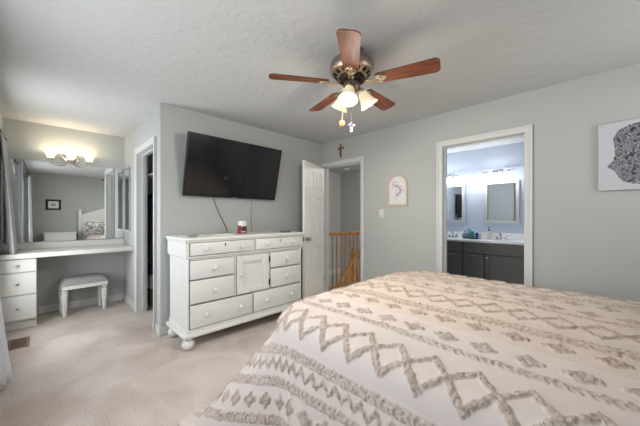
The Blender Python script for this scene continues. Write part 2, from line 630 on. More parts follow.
def smooth_noise(shape, cells, seed):
    r = np.random.default_rng(seed).normal(size=(cells[0] + 3, cells[1] + 3))
    x = np.linspace(0, cells[0], shape[0])[:, None]
    y = np.linspace(0, cells[1], shape[1])[None, :]
    xi, yi = np.floor(x).astype(int), np.floor(y).astype(int)
    fx, fy = x - xi, y - yi
    fx, fy = fx * fx * (3 - 2 * fx), fy * fy * (3 - 2 * fy)
    return (r[xi, yi] * (1 - fx) + r[xi + 1, yi] * fx) * (1 - fy) + (r[xi, yi + 1] * (1 - fx) + r[xi + 1, yi + 1] * fx) * fy


j1 = smooth_noise(aa.shape, (160, 140), 1) * .0025
j2 = smooth_noise(aa.shape, (160, 140), 2) * .0025
fine = smooth_noise(aa.shape, (260, 220), 3)
pa, pb = aa + j1, bb + j2
tuft = np.zeros_like(aa)


def tri(t):
    t = t - np.floor(t)
    return 1 - 4 * np.abs(t - .5)


def put(d, w, strength=1.0):
    """raise tufts where the distance d to a line is under w / 2"""
    global tuft
    m = np.clip((w / 2 - d) / .006 + .5, 0, 1) * strength
    tuft = np.maximum(tuft, m)


def band(c, w=.046):
    braid = .72 + .28 * np.sin(2 * PI * (pb / .026 + np.abs(pa - c) / .035))
    put(np.abs(pa - c), w, braid)


def zigzag(c, amp, period, w, phase=0.):
    sl = 4 * amp / period
    put(np.abs(pa - (c + amp * tri(pb / period + phase))) / math.sqrt(1 + sl * sl), w)


def diamonds(c, amp=.090, period=.30, w=.026):
    zigzag(c, amp, period, w, 0)
    zigzag(c, amp, period, w, .5)


def motifs(c, period=.15, phase=0., s=1.0):
    v = (pb / period + phase)
    v = (v - np.floor(v) - .5) * period
    u = pa - c
    put(np.abs(np.abs(u) / (.034 * s) + np.abs(v) / (.042 * s) - 1) * .024, .015)
    put(np.maximum(np.abs(u) - .044 * s, np.abs(v) - .007), .004)
    put(np.maximum(np.abs(u) - .010, np.abs(v) - .050 * s), .004)


P0 = .987
for k in range(-1, 3):
    c = P0 + .84 * k
    if k != -1:
        diamonds(c)
    if k >= 0:
        band(c + .20)
        motifs(c + .298, .15, .2)
        motifs(c + .49, .15, .7)
        band(c + .59)
        band(c + .645, .03)
band(.800)
zigzag(.733, .021, .070, .018)
band(.650)
motifs(.560, .115, .1, .8)
band(.475)

tilt = math.radians(7)


def fold(t, R_):
    t = np.maximum(t, 0)
    th = np.minimum(t / R_, PI / 2)
    rest = np.maximum(t - R_ * PI / 2, 0)
    return R_ * np.sin(th) + rest * math.sin(tilt), R_ * (1 - np.cos(th)) + rest * math.cos(tilt)


RC = .30                     # the bed's rounded foot corners
sl_, sr_, sf_ = np.maximum(XL + RC - aa, 0), np.maximum(aa - XR + RC, 0), np.maximum(bb - YF + RC, 0)
sx_ = np.maximum(sl_, sr_)
sgn = np.where(sl_ > 0, -1.0, 1.0)
rad = np.sqrt(sx_ ** 2 + sf_ ** 2)
phi = np.arctan2(sf_, np.maximum(sx_, 1e-9))
phi = np.where(sx_ <= 0, PI / 2, phi)
r_ = np.maximum(rad - RC, 0)
# the sheet's own corner is rounded off, so its hem stays clear of the carpet
rmax = (RC + OV) / np.maximum(np.maximum(np.cos(phi), np.sin(phi)), .5) - RC
r_ = r_ * np.where((sx_ > 0) & (sf_ > 0), (OV / rmax) ** .5, 1.0)
RAD = .10 + .06 * np.sin(phi) ** 2 * (sf_ > 0)
out, drop = fold(r_, RAD)
hang = np.maximum(r_ - RAD * PI / 2, 0)
both = (sx_ > 0) & (sf_ > 0)
corner = np.exp(-((phi - PI / 4) / .42) ** 2) * both
out = out + .75 * hang * corner
# soft hanging folds along the side and the foot
fs = np.clip(1 - sf_ / RC, 0, 1) * (sx_ > 0)
ff_ = np.clip(1 - sx_ / RC, 0, 1) * (sf_ > 0)
out = out + hang * (.05 * np.sin(bb * 13 + 1) * fs + .05 * np.sin(aa * 12) * ff_)
full = np.minimum(rad, RC) + out
px = np.where(sl_ > 0, XL + RC, np.where(sr_ > 0, XR - RC, aa)) + sgn * np.where(sx_ > 0, full * np.cos(phi), 0)
py = np.where(sf_ > 0, YF - RC, bb) + np.where(sf_ > 0, full * np.sin(phi), 0)
puff = smooth_noise(aa.shape, (7, 6), 5) * .008
pz = .70 + puff * np.exp(-(r_ / .15) ** 2) - drop
crown = .02 * np.clip(1 - ((aa - (XL + XR) / 2) / .85) ** 2, 0, 1) * np.clip((YF - bb) / .25, 0, 1)
pz = pz + crown
# the overlapping seam along the bed
seam = np.clip((aa - 1.372) / .006, 0, 1) * np.clip((1.9 - aa) / .5, 0, 1)
pz = pz + .004 * seam
low = pz < .02
px = np.where(low, px + sgn * np.cos(phi) * (.02 - pz) * .5, px)
py = np.where(low, py + np.sin(phi) * (.02 - pz) * .5, py)
pz = np.maximum(pz, .02)
pos = np.stack([px, py, pz], -1)
du = np.gradient(pos, axis=0)
dv = np.gradient(pos, axis=1)
nrm = np.cross(du, dv)
nrm /= np.linalg.norm(nrm, axis=-1, keepdims=True) + 1e-9
hgt = tuft * (.0065 + .0035 * fine)
pos = pos + nrm * hgt[..., None]
idx = np.arange(na_ * nb_).reshape(na_, nb_)
quads = np.stack([idx[:-1, :-1], idx[1:, :-1], idx[1:, 1:], idx[:-1, 1:]], -1).reshape(-1, 4)
me = bpy.data.meshes.new('comforter')
me.from_pydata(pos.reshape(-1, 3).tolist(), [], quads.tolist())
at = me.attributes.new('tuft', 'FLOAT', 'POINT')
at.data.foreach_set('value', np.clip(tuft * (.82 + .26 * fine + .14 * rng.normal(size=aa.shape)), 0, 1).reshape(-1).astype(np.float32))
at = me.attributes.new('tone', 'FLOAT', 'POINT')
at.data.foreach_set('value', np.clip((aa - 1.372) / .02, 0, 1).reshape(-1).astype(np.float32))
me.polygons.foreach_set('use_smooth', [True] * len(me.polygons))
M_com = bpy.data.materials.new('tufted_cotton')
M_com.use_nodes = True
nt = M_com.node_tree
b = nt.nodes['Principled BSDF']
b.inputs['Roughness'].default_value = .9
b.inputs['Specular IOR Level'].default_value = .1
b.inputs['Sheen Weight'].default_value = .15
a1 = nt.nodes.new('ShaderNodeAttribute')
a1.attribute_name = 'tuft'
a2 = nt.nodes.new('ShaderNodeAttribute')
a2.attribute_name = 'tone'


def mixc(f, c1, c2):
    x = nt.nodes.new('ShaderNodeMix')
    x.data_type = 'RGBA'
    nt.links.new(f, x.inputs[0])
    for i, c in ((6, c1), (7, c2)):
        if isinstance(c, tuple):
            x.inputs[i].default_value = lin(c) + (1,)
        else:
            nt.links.new(c, x.inputs[i])
    return x.outputs[2]


ground = mixc(a2.outputs['Fac'], (200, 190, 185), (198, 184, 173))
pile = mixc(a2.outputs['Fac'], (172, 156, 144), (168, 151, 137))
nt.links.new(mixc(a1.outputs['Fac'], ground, pile), b.inputs['Base Color'])
tc = nt.nodes.new('ShaderNodeTexCoord')
nz = nt.nodes.new('ShaderNodeTexNoise')
nz.inputs['Scale'].default_value = 120
bpn = nt.nodes.new('ShaderNodeBump')
bpn.inputs['Strength'].default_value = .9
bpn.inputs['Distance'].default_value = .010
nt.links.new(tc.outputs['Object'], nz.inputs['Vector'])
ml = nt.nodes.new('ShaderNodeMath')
ml.operation = 'MULTIPLY'
nt.links.new(nz.outputs['Fac'], ml.inputs[0])
nt.links.new(a1.outputs['Fac'], ml.inputs[1])
nt.links.new(ml.outputs[0], bpn.inputs['Height'])
nt.links.new(bpn.outputs['Normal'], b.inputs['Normal'])
me.materials.append(M_com)
com = bpy.data.objects.new('comforter', me)
COL.objects.link(com)
sm = com.modifiers.new('thickness', 'SOLIDIFY')
sm.thickness = .014
sm.offset = -1
tag(com, 'cream comforter with taupe tufted bands and diamonds draped over the bed', 'comforter')


def pillow(name, label, loc, rx, material, w=.62, h=.46, t=.17):
    n = 22
    top, bot = [], []
    for i in range(n + 1):
        u = 2 * i / n - 1
        ra, rb_ = [], []
        for k in range(n + 1):
            v = 2 * k / n - 1
            th = t / 2 * max(0, (1 - u ** 4)) ** .55 * max(0, (1 - v ** 4)) ** .55 + .004
            pin = 1 - .06 * (u * u * v * v)
            e = 1 - .05 * (1 - abs(u)) * abs(v) ** 3
            ra.append((u * w / 2 * pin, v * h / 2 * e, th))
            rb_.append((u * w / 2 * pin, v * h / 2 * e, -th))
        top.append(ra)
        bot.append(rb_)
    mb = MB().grid(top).grid([r[::-1] for r in bot])
    bmesh.ops.remove_doubles(mb.bm, verts=mb.bm.verts, dist=.009)
    o = mb.build(name, material, None, loc, 60, (rx, 0, 0))
    return tag(o, label, 'pillow', 'pillows against the headboard')


M_flo = mat('floral_cotton', (225, 225, 222), .85, spec=.1)
nt = M_flo.node_tree
tc = nt.nodes.new('ShaderNodeTexCoord')
vn = nt.nodes.new('ShaderNodeTexNoise')
vn.inputs['Scale'].default_value = 13
vn.inputs['Detail'].default_value = 3
vn.inputs['Distortion'].default_value = 2
vr = nt.nodes.new('ShaderNodeValToRGB')
vr.color_ramp.elements[0].position, vr.color_ramp.elements[1].position = .46, .52
vr.color_ramp.elements[0].color = lin((118, 120, 122)) + (1,)
vr.color_ramp.elements[1].color = lin((228, 228, 225)) + (1,)
nt.links.new(tc.outputs['Object'], vn.inputs['Vector'])
nt.links.new(vn.outputs['Fac'], vr.inputs['Fac'])
nt.links.new(vr.outputs['Color'], nt.nodes['Principled BSDF'].inputs['Base Color'])
for i, x in enumerate((1.30, 2.10)):
    pillow('pillow', ('white pillow against the headboard nearest the nightstand', 'white pillow against the headboard on the side away from the nightstand')[i],
           (x + .02, -.755, .915), math.radians(72), mat('white_pillowcase', (228, 228, 226), .85), .68, .50, .13)
for i, x in enumerate((1.24, 2.16)):
    pillow('pillow', ('grey and white floral pillow seen in the vanity mirror', 'grey and white floral pillow far from the nightstand')[i],
           (x, -.545, .875), math.radians(56), M_flo, .80, .50, .18)

# ------------------------------------------------------------------ dresser
DX, DY = 1.645, 2.95
dr = thing('dresser', 'long white dresser with round knobs below the television', 'dresser', (DX, DY, 0))


def L(x, y, z):
    return (x - DX, y - DY, z)


yf = 2.70
mb = MB()
mb.box(L(.955, yf + .06, .175), L(2.345, 3.215, .855), .004, 1)            # carcass
mb.box(L(.935, yf + .06, .858), L(2.365, 3.22, 1.005), .004, 1)            # wider top case
mb.box(L(.945, yf - .0, .845), L(2.355, 3.217, .862), .006, 2)              # waist moulding
mb.build('carcass', M_white, dr)
FR = [(.975, 1.638, .880, .998), (1.672, 2.318, .880, .998), (.975, 1.418, .655, .832), (1.872, 2.318, .655, .832), (.975, 1.418, .425, .640),
      (1.872, 2.318, .425, .640), (.975, 1.628, .195, .408), (1.650, 2.318, .195, .408), (1.448, 1.842, .425, .832)]
gp = .008
for nm_, y_, X0_, X1_, Z0_, Z1_, sel in (('top_face_frame', yf - .006, .935, 2.365, .858, 1.005, FR[:2]), ('face_frame', yf, .955, 2.345, .175, .855, FR[2:])):
    ff = wall_box('y', y_, yf + .06, X0_, X1_, Z0_, Z1_, [(q[0] - gp, q[1] + gp, q[2] - gp, q[3] + gp) for q in sel])
    ff.bm.transform(Matrix.Translation((-DX, -DY, 0)))
    ff.build(nm_, M_white, dr, smooth=0)
mb = MB()
mb.box(L(.915, yf - .03, 1.018), L(2.385, 3.225, 1.048), .011, 3)
mb.box(L(.925, yf - .018, 1.003), L(2.375, 3.222, 1.020), .006, 2)
mb.build('top', M_white, dr)
mb = MB()
mb.box(L(.945, yf + .002, .145), L(2.355, 3.217, .178), .006, 2)
mb.box(L(.915, yf - .024, .112), L(2.385, 3.22, .148), .010, 3)
mb.build('plinth', M_white, dr)
for x in (.972, 2.328):
    for y in (2.735, 3.14):
        MB().lathe([(.018, 0), (.036, .004), (.053, .022), (.057, .048), (.050, .072), (.034, .086), (.032, .092), (.042, .098), (.044, .114)], 24,
                   Matrix.Translation(L(x, y, 0))).build('foot', M_white, dr)
M_gap = mat('white_lacquer_front', (219, 219, 216), .4, spec=.45)


def knob(parent, x, y, z, r=.021):
    MB().lathe([(.011, 0), (.009, .010), (.012, .014), (r, .022), (r * 1.04, .029), (r * .8, .037), (.004, .041)], 16,
               Matrix.Translation(L(x, y, z)) @ Matrix.Rotation(PI / 2, 4, 'X')).build('knob', M_white, parent)


M_slot = mat('dark_keyhole', (26, 24, 22), .6)


def drawer(x0, x1, z0, z1, knobs, key=None, y=yf):
    mb = MB()
    mb.box(L(x0, y - .012, z0), L(x1, y + .008, z1), .004, 2)
    d = mb.build('drawer', M_gap, dr)
    for k in knobs:
        knob(d, k, y - .012, (z0 + z1) / 2)
    if key:
        MB().ball(L(key, y - .013, z1 - .028), .009, 10, (1, .3, 1)).box(L(key - .004, y - .0145, z1 - .050), L(key + .004, y - .010, z1 - .030)).build('keyhole', M_slot, d)
    return d


# dark shadow gaps come from real reveals: a recessed face frame behind the fronts
drawer(.975, 1.638, .880, .998, (1.125, 1.500), 1.315, yf - .008)
drawer(1.672, 2.318, .880, .998, (1.815, 2.190), 2.0, yf - .008)
for z0, z1 in ((.655, .832), (.425, .640)):
    drawer(.975, 1.418, z0, z1, (1.21,))
    drawer(1.872, 2.318, z0, z1, (2.095,))
drawer(.975, 1.628, .195, .408, (1.128, 1.486))
drawer(1.650, 2.318, .195, .408, (1.815, 2.168))
# the little door in the middle
mb = MB()
x0, x1, z0, z1 = 1.448, 1.842, .425, .832
w = .062
for lo, hi in (((x0, z0), (x0 + w, z1)), ((x1 - w, z0), (x1, z1)), ((x0 + w, z0), (x1 - w, z0 + w)), ((x0 + w, z1 - w), (x1 - w, z1))):
    mb.box(L(lo[0], yf - .018, lo[1]), L(hi[0], yf + .008, hi[1]), .004, 1)
mb.box(L(x0 + w - .004, yf + .002, z0 + w - .004), L(x1 - w + .004, yf + .008, z1 - w + .004))
mb.ring([(x0 + w - .004 - DX, z0 + w - .004), (x1 - w + .004 - DX, z0 + w - .004), (x1 - w + .004 - DX, z1 - w + .004), (x0 + w - .004 - DX, z1 - w + .004)],
        [(x0 + w + .016 - DX, z0 + w + .016), (x1 - w - .016 - DX, z0 + w + .016), (x1 - w - .016 - DX, z1 - w - .016), (x0 + w + .016 - DX, z1 - w - .016)],
        .012, Matrix.Translation((0, yf - .002 - DY, 0)) @ Matrix.Rotation(PI / 2, 4, 'X'))
cd = mb.build('cabinet_door', M_gap, dr)
knob(cd, 1.486, yf - .018, .63, .015)
for z in (.50, .76):
    MB().tube([L(1.850, yf - .016, z - .03), L(1.850, yf - .016, z + .03)], .008, 8).build('hinge', mat('dark_hinge', (70, 62, 52), .4, 1), cd)

# things lying on the dresser
ZT = 1.048
t = thing('drink_tumbler', 'red and white tumbler with a dark green round emblem on the dresser', 'cup', (1.625, 2.90, ZT))
mb = MB().lathe([(.046, 0), (.050, .006), (.051, .10), (.049, .112)], 28)
mb.build('cup_body', mat('white_ceramic', (225, 222, 218), .35), t)
for a0 in (-112, 10):        # the red side panels of the print
    mb = MB()
    rows = []
    for k in range(9):
        a = math.radians(a0 - 33 + 66 * k / 8 - 45)
        rows.append([(r * math.cos(a), r * math.sin(a), z) for r, z in ((.0505, .012), (.0525, .014), (.0528, .096), (.051, .098))])
    mb.grid(rows).build('red_panel', mat('red_print', (140, 34, 48), .4), t)
mb = MB()
rows = []
for k in range(9):           # red foot band
    pass
MB().lathe([(.0515, .004), (.0525, .006), (.0525, .020), (.0515, .022)], 28).build('red_band', MATS['red_print'], t)
MB().lathe([(.050, .112), (.052, .114), (.052, .124), (.046, .128), (.044, .146), (.036, .150)], 28).build('lid', mat('white_lid', (222, 222, 220), .4), t)
va = math.atan2(-2.90, -1.625) + math.radians(20)
Mg = Matrix.Rotation(va, 4, 'Z') @ Matrix.Translation((.0505, 0, .062)) @ Matrix.Rotation(PI / 2, 4, 'Y')
MB().lathe([(.030, 0), (.030, .004), (.028, .0045)], 24, Mg).build('round_emblem', mat('green_print', (30, 62, 48), .5), t)

M_silver = mat('silver_trinket', (190, 190, 188), .3, .8)
t = thing('trinket_dish', 'small silver dish at the window end of the dresser top', 'dish', (1.03, 2.78, ZT))
MB().lathe([(.030, 0), (.036, .003), (.062, .018), (.064, .020), (.060, .019), (.034, .006), (.004, .005)], 24).build('dish_bowl', M_silver, t)
MB().ball((.010, .012, .016), .013, 10, (1, 1, .6)).build('keepsake', M_nickel, t)
MB().ball((-.022, -.006, .016), .011, 10, (1, 1, .6)).build('keepsake', M_nickel, t)
t = tag(MB().box((-.05, -.03, 0), (.05, .03, .014), .005).box((-.035, -.02, .014), (.035, .02, .017), .001).build('trinket_box', mat('pale_metal', (205, 204, 200), .35, .3), None, (1.17, 2.83, ZT), rot=(0, 0, .4)),
        'flat pale trinket box on the dresser behind the silver dish', 'box')
t = tag(MB().box((-.09, -.06, 0), (.09, .06, .010), .003).build('folded_cloth', mat('folded_cloth_white', (222, 221, 216), .8), None, (1.40, 2.90, ZT), rot=(0, 0, .1)),
        'flat white folded cloth on the dresser beside the tumbler', 'cloth')
t = thing('key_tray', 'little tray of odds and ends at the door end of the dresser top', 'tray', (2.22, 2.86, ZT))
MB().lathe([(.07, 0), (.078, .004), (.086, .016), (.082, .016), (.074, .006), (.003, .005)], 24).build('tray_base', mat('pewter', (150, 148, 144), .35, .7), t)
MB().ball((.02, .01, .015), .012, 10, (1.4, 1, .7)).build('keepsake', M_nickel, t)
MB().ball((-.03, -.02, .013), .010, 10).build('keepsake', M_nickel, t)

# ------------------------------------------------------------------ television with its cables
tv = thing('television', 'large black flat screen television tilted forward on the grey wall', 'television', (1.68, 3.115, 1.81), 0)
tl = math.atan2(.165, .65)
TW, TH = 1.205, .682
Mt = Matrix.Rotation(tl, 4, 'X')


def tvbox(lo, hi, name, m, bev=.004):
    mb = MB().box(lo, hi, bev)
    mb.bm.transform(Mt)
    return mb.build(name, m, tv)


tvbox((-TW / 2, -.004, -TH / 2), (TW / 2, .022, TH / 2), 'back_case', M_black)
mbb = MB().ring([(-TW / 2, -TH / 2), (TW / 2, -TH / 2), (TW / 2, TH / 2), (-TW / 2, TH / 2)], [(-TW / 2 + .009, -TH / 2 + .016), (TW / 2 - .009, -TH / 2 + .016), (TW / 2 - .009, TH / 2 - .009), (-TW / 2 + .009, TH / 2 - .009)], .016,
                 Matrix.Translation((0, -.002, 0)) @ Matrix.Rotation(PI / 2, 4, 'X'))
mbb.bm.transform(Mt)
mbb.build('bezel', M_black, tv)
tvbox((-TW / 2 + .008, -.012, -TH / 2 + .012), (TW / 2 - .008, -.003, TH / 2 - .008), 'screen', mat('screen_glass', (22, 22, 24), .12, spec=.5), 0)
tvbox((-.02, -.021, -TH / 2 + .002), (.02, -.017, -TH / 2 + .011), 'maker_badge', mat('badge_silver', (140, 140, 142), .4, .6), 0)
mb = MB()
mb.box((-.2, .10, -.15), (.2, .128, .12))
mb.box((-.16, .01, -.12), (-.12, .11, -.06))
mb.box((.12, .01, -.12), (.16, .11, -.06))
mb.build('wall_bracket', M_black, tv)


def cable(name, pts, r, label, m=None):
    # smooth the corner points
    P = [Vector(p) for p in pts]
    out = []
    for i in range(len(P) - 1):
        p0, p1, p2, p3 = P[max(i - 1, 0)], P[i], P[i + 1], P[min(i + 2, len(P) - 1)]
        for s in range(6):
            t = s / 6
            out.append(.5 * ((2 * p1) + (p2 - p0) * t + (2 * p0 - 5 * p1 + 4 * p2 - p3) * t * t + (3 * p1 - p0 - 3 * p2 + p3) * t ** 3))
    out.append(P[-1])
    return tag(MB().tube(out, r, 6).build(name, m or mat('grey_cable', (96, 96, 94), .5)), label, 'cable')


cable('power_cable', [(1.428, 3.228, 1.474), (1.50, 3.236, 1.30), (1.60, 3.236, 1.10), (1.615, 3.236, .95)], .004, 'thin dark cable slanting down from the television to the dresser')
cable('signal_cable', [(1.947, 3.228, 1.470), (1.947, 3.237, 1.25), (1.948, 3.237, .95)], .0032, 'thin grey cable hanging straight down under the television', mat('pale_cable', (140, 140, 138), .5))

# ------------------------------------------------------------------ ceiling fan
FX, FY, ZB = 1.581, 1.264, 2.20
fan = thing('ceiling_fan', 'ceiling fan with five reddish wood blades and three glass lights', 'ceiling fan', (FX, FY, ZB))
mb = MB()
mb.lathe([(.075, .24), (.085, .235), (.090, .205), (.130, .170), (.150, .150), (.156, .125), (.156, .098), (.150, .088)], 40)
mb.build('motor_housing', M_bronze, fan)
mb = MB()
mb.lathe([(.150, .088), (.146, .078), (.120, .062), (.098, .052), (.090, .048)], 40)
mb.build('vent_ring', M_brass, fan)
for k in range(15):           # dark vent slots let into the ring
    Mv = Matrix.Rotation(2 * PI * k / 15, 4, 'Z') @ Matrix.Translation((.122, 0, .060)) @ Matrix.Rotation(math.radians(-33), 4, 'Y')
    MB().prism([(-.014, -.012), (.014, -.014), (.014, .014), (-.014, .012)], .006, Mv).build('vent_slot', mat('dark_vent', (40, 32, 24), .6), fan)
MB().lathe([(.090, .050), (.095, .036), (.090, .020), (.062, .014)], 32).build('rotor', mat('dark_rotor', (52, 42, 34), .5, .6), fan)
MB().lathe([(.046, .016), (.058, .012), (.060, .004), (.060, -.030), (.054, -.040), (.044, -.046), (.018, -.052), (.006, -.062)], 32).build('switch_housing', mat('pewter_housing', (126, 112, 100), .35, .9), fan)

angles = [146, 217, 289, 4, 74]
Rb = .588
for i, adeg in enumerate(angles):
    a = math.radians(adeg)
    Mr = Matrix.Rotation(a, 4, 'Z')
    Mloc = Mr @ Matrix.Translation((0, 0, .005)) @ Matrix.Rotation(math.radians(-12), 4, 'X')
    Mp = Matrix()
    pts = []
    x0, x1 = .175, Rb
    w0, w1 = .050, .066
    n = 6
    pts += [(x0, -w0 + .012), (x0 + .012, -w0)]
    pts += [(x1 - .035, -w1)]
    for k in range(n + 1):
        t = -PI / 2 + PI / 2 * k / n
        pts.append((x1 - .035 + .035 * math.cos(t), -w1 + .035 + .035 * math.sin(t)))
    for k in range(n + 1):
        t = PI / 2 * k / n
        pts.append((x1 - .035 + .035 * math.cos(t), w1 - .035 + .035 * math.sin(t)))
    pts += [(x0 + .012, w0), (x0, w0 - .012)]
    # drop doubled neighbours
    cl = []
    for p in pts:
        if not cl or (abs(p[0] - cl[-1][0]) + abs(p[1] - cl[-1][1])) > 1e-5:
            cl.append(p)
    bl = MB().prism(cl, .006, Mp @ Matrix.Translation((0, 0, -.003))).build('blade', M_blade, fan, smooth=0)
    bl.matrix_local = Mloc
    ir = MB()
    ir.tube([Mp @ Vector(p) for p in ((.080, 0, .022), (.112, .012, -.012), (.145, .010, -.012), (.170, 0, -.008))], .008, 8)
    ir.tube([Mp @ Vector(p) for p in ((.080, 0, .022), (.112, -.012, -.012), (.145, -.010, -.012), (.170, 0, -.008))], .008, 8)
    for sgn_ in (-1, 1):        # scrolled loops screwed to the blade
        ir.tube([Mp @ Vector((.200 + .030 * math.cos(t), sgn_ * .010 + .022 * math.sin(t), -.009)) for t in [2 * PI * k / 16 for k in range(17)]], .0055, 6)
    ir.prism([(.165, -.012), (.245, -.018), (.252, 0), (.245, .018), (.165, .012)], .003, Mp @ Matrix.Translation((0, 0, -.0065)))
    ir.build('blade_iron', M_brass, bl)

M_shade = bpy.data.materials.new('lit_frosted_glass')
M_shade.use_nodes = True
b = M_shade.node_tree.nodes['Principled BSDF']
b.inputs['Base Color'].default_value = lin((245, 232, 205)) + (1,)
b.inputs['Roughness'].default_value = .3
b.inputs['Emission Color'].default_value = lin((255, 232, 190)) + (1,)
b.inputs['Emission Strength'].default_value = .45
M_bulb = mat('lit_bulb', (255, 240, 215), .4, emit=((255, 240, 210), 6.0))
shade_az = (205, 85, -35)
for adeg, tilt_deg in zip(shade_az, (22, 33, 33)):
    a = math.radians(adeg)
    Ma = Matrix.Rotation(a, 4, 'Z') @ Matrix.Translation((.058, 0, -.024)) @ Matrix.Rotation(math.radians(180 - tilt_deg), 4, 'Y')
    arm = MB()
    arm.lathe([(.012, -.012), (.012, .012), (.022, .016), (.024, .034), (.020, .036)], 18, Ma)
    arm_o = arm.build('lamp_holder', M_brass, fan)
    sh = MB().lathe([(.022, .030), (.030, .036), (.036, .055), (.042, .080), (.052, .110), (.068, .138), (.064, .139), (.050, .112), (.039, .080), (.033, .056), (.024, .040)], 28, Ma, cap=False)
    sh_o = sh.build('lamp_shade', M_shade, fan)
    MB().lathe([(.010, .038), (.014, .046), (.026, .072), (.028, .086), (.020, .102), (.004, .108)], 16, Ma).build('bulb', M_bulb, sh_o)
    pt = Ma @ Vector((0, 0, .150))
    sd = bpy.data.lights.new('fan_lamp', 'SPOT')
    sd.energy, sd.color, sd.shadow_soft_size, sd.spot_size, sd.spot_blend = 20, (1.0, .93, .84), .045, math.radians(172), .35
    so = bpy.data.objects.new('fan_lamp', sd)
    so.matrix_local = Matrix.Translation(pt) @ Ma.to_3x3().to_4x4() @ Matrix.Rotation(PI, 4, 'X')
    so.parent = fan
    COL.objects.link(so)
    point('fan_lamp_glow', pt, 7.5, (1.0, .90, .76), .045, fan)
chain_xy = ((-.044, .054), (.030, .028))
ends = []
for (cx, cy), zz in zip(chain_xy, (1.948, 1.938)):
    MB().tube([(cx, cy, -.040), (cx, cy, zz - ZB)], .0018, 6).build('pull_chain', M_brass, fan)
    ends.append((FX + cx, FY + cy, zz))
# ornaments on the chains
t = thing('chain_ornament', 'gold angel shaped ornament hanging from the fan pull chain', 'ornament', ends[0], math.radians(-45))
mb = MB().ball((0, 0, -.026), .016, 14, (1.3, .6, 1.7)).ball((0, 0, .004), .010, 12)
mb.build('body', mat('old_gold', (112, 80, 44), .6, .3), t)
for s in (-1, 1):
    MB().prism([(0, -.046), (s * .012, -.050), (s * .022, -.030), (s * .018, -.004), (s * .006, -.010)][::s], .004, Matrix.Rotation(PI / 2, 4, 'X')).build('wing', mat('dull_gold', (84, 58, 32), .6, .3), t)
t = thing('cross_ornament', 'small cross ornament with stars and stripes on the fan pull chain', 'ornament', ends[1], math.radians(-40))
MB().box((-.008, -.004, -.014), (.008, .004, .004), .001).box((-.025, -.0041, -.024), (.008, .0041, -.010), .001).build('blue_field', mat('flag_blue', (28, 34, 92), .5), t)
mb = MB()
for k in range(3):
    mb.box((-.009, -.004, -.034 - .013 * k), (.009, .004, -.0275 - .013 * k))
mb.box((.008, -.004, -.017), (.025, .004, -.010))
mb.build('red_stripe', mat('flag_red', (160, 26, 40), .5), t)
mb = MB()
for k in range(3):
    mb.box((-.009, -.0038, -.0405 - .013 * k), (.009, .0038, -.034 - .013 * k))
mb.box((.008, -.0038, -.024), (.025, .0038, -.017))
for x, z in ((-.018, -.017), (-.006, -.014), (.003, -.004)):
    mb.box((x - .002, -.0046, z - .002), (x + .002, .0046, z + .002))
mb.build('white_stripe', mat('flag_white', (190, 188, 186), .5), t)

# ------------------------------------------------------------------ on the right wall
t = thing('wall_cross', 'small brown wooden cross above the bedroom door', 'cross', (XB, 2.838, 2.262))
MB().box((-.014, -.012, -.105), (0, .012, .105), .003).box((-.013, -.062, .030), (-.001, .062, .056), .003).build('cross_beams', M_cross, t)
MB().lathe([(.006, -.07), (.010, -.05), (.012, .0), (.014, .025), (.007, .036), (.010, .045), (.010, .055), (.003, .062)], 10, Matrix.Translation((-.020, 0, -.012))).tube([(-.018, -.045, .036), (-.019, 0, .020), (-.018, .045, .036)], .005, 6).build('figure', mat('copper_figure', (150, 92, 60), .4, .7), t)

t = thing('light_switch', 'white light switch plate beside the bedroom doorway', 'light switch', (XB + .001, 2.103, 1.29))
MB().box((-.008, -.04, -.060), (0, .04, .060), .003).build('plate', mat('switch_white', (200, 201, 198), .4), t)
MB().box((-.013, -.016, -.034), (-.007, .016, .034), .002).build('rocker', mat('switch_rocker', (208, 209, 206), .35), t)


def arch(w, h, n=18):
    r = w / 2
    p = [(-r, 0), (r, 0)]
    for k in range(n + 1):
        t = PI * k / n
        p.append((r * math.cos(t), h - r + r * math.sin(t)))
    return p[:2] + p[2:-1] + [p[-1]]


t = thing('arched_picture', 'arched floral print in a pale wood frame on the bathroom wall', 'picture', (XB + .001, 1.862, 1.385))
Mw = Matrix.Rotation(-PI / 2, 4, 'Z') @ Matrix.Rotation(PI / 2, 4, 'X')
fw, fh = .292, .412
inner = [(x, y + .024) for x, y in arch(fw - .048, fh - .048)]
MB().ring(arch(fw, fh), inner, .022, Mw).build('frame', wood('pale_oak', (186, 166, 142), (204, 186, 162), .5), t)
MB().prism(arch(fw - .02, fh - .02), .004, Matrix.Translation((0, 0, .010)) @ Mw @ Matrix.Translation((0, 0, .004))).build('print', mat('print_paper', (214, 214, 214), .6), t)
mb = MB()
r0 = random.Random(3)
for k in range(26):           # pressed pink blossoms along two stems
    s = k / 26
    x = -.035 + .05 * math.sin(s * 5) + r0.uniform(-.022, .022) + (.02 if k % 3 else .06)
    z = .14 + s * .17 + r0.uniform(-.012, .012)
    mb.prism([(x + .010 * math.cos(q) * (1 + .3 * math.sin(3 * q)), z + .010 * math.sin(q) * (1 + .3 * math.cos(2 * q))) for q in [2 * PI * i / 9 for i in range(9)]], .0015, Mw @ Matrix.Translation((0, 0, .0155)))
mb.build('blossom', mat('pink_print', (200, 172, 178), .7), t)
mb = MB()
mb.box((-.0205, -.085, .03), (-.0195, -.02, .045)) if False else None
MB().tube([Mw @ Vector((-.02, .06, .0155)), Mw @ Vector((-.01, .16, .0155)), Mw @ Vector((.01, .30, .0155))], .0016, 6).build('stem', mat('stem_print', (176, 168, 160), .7), t)

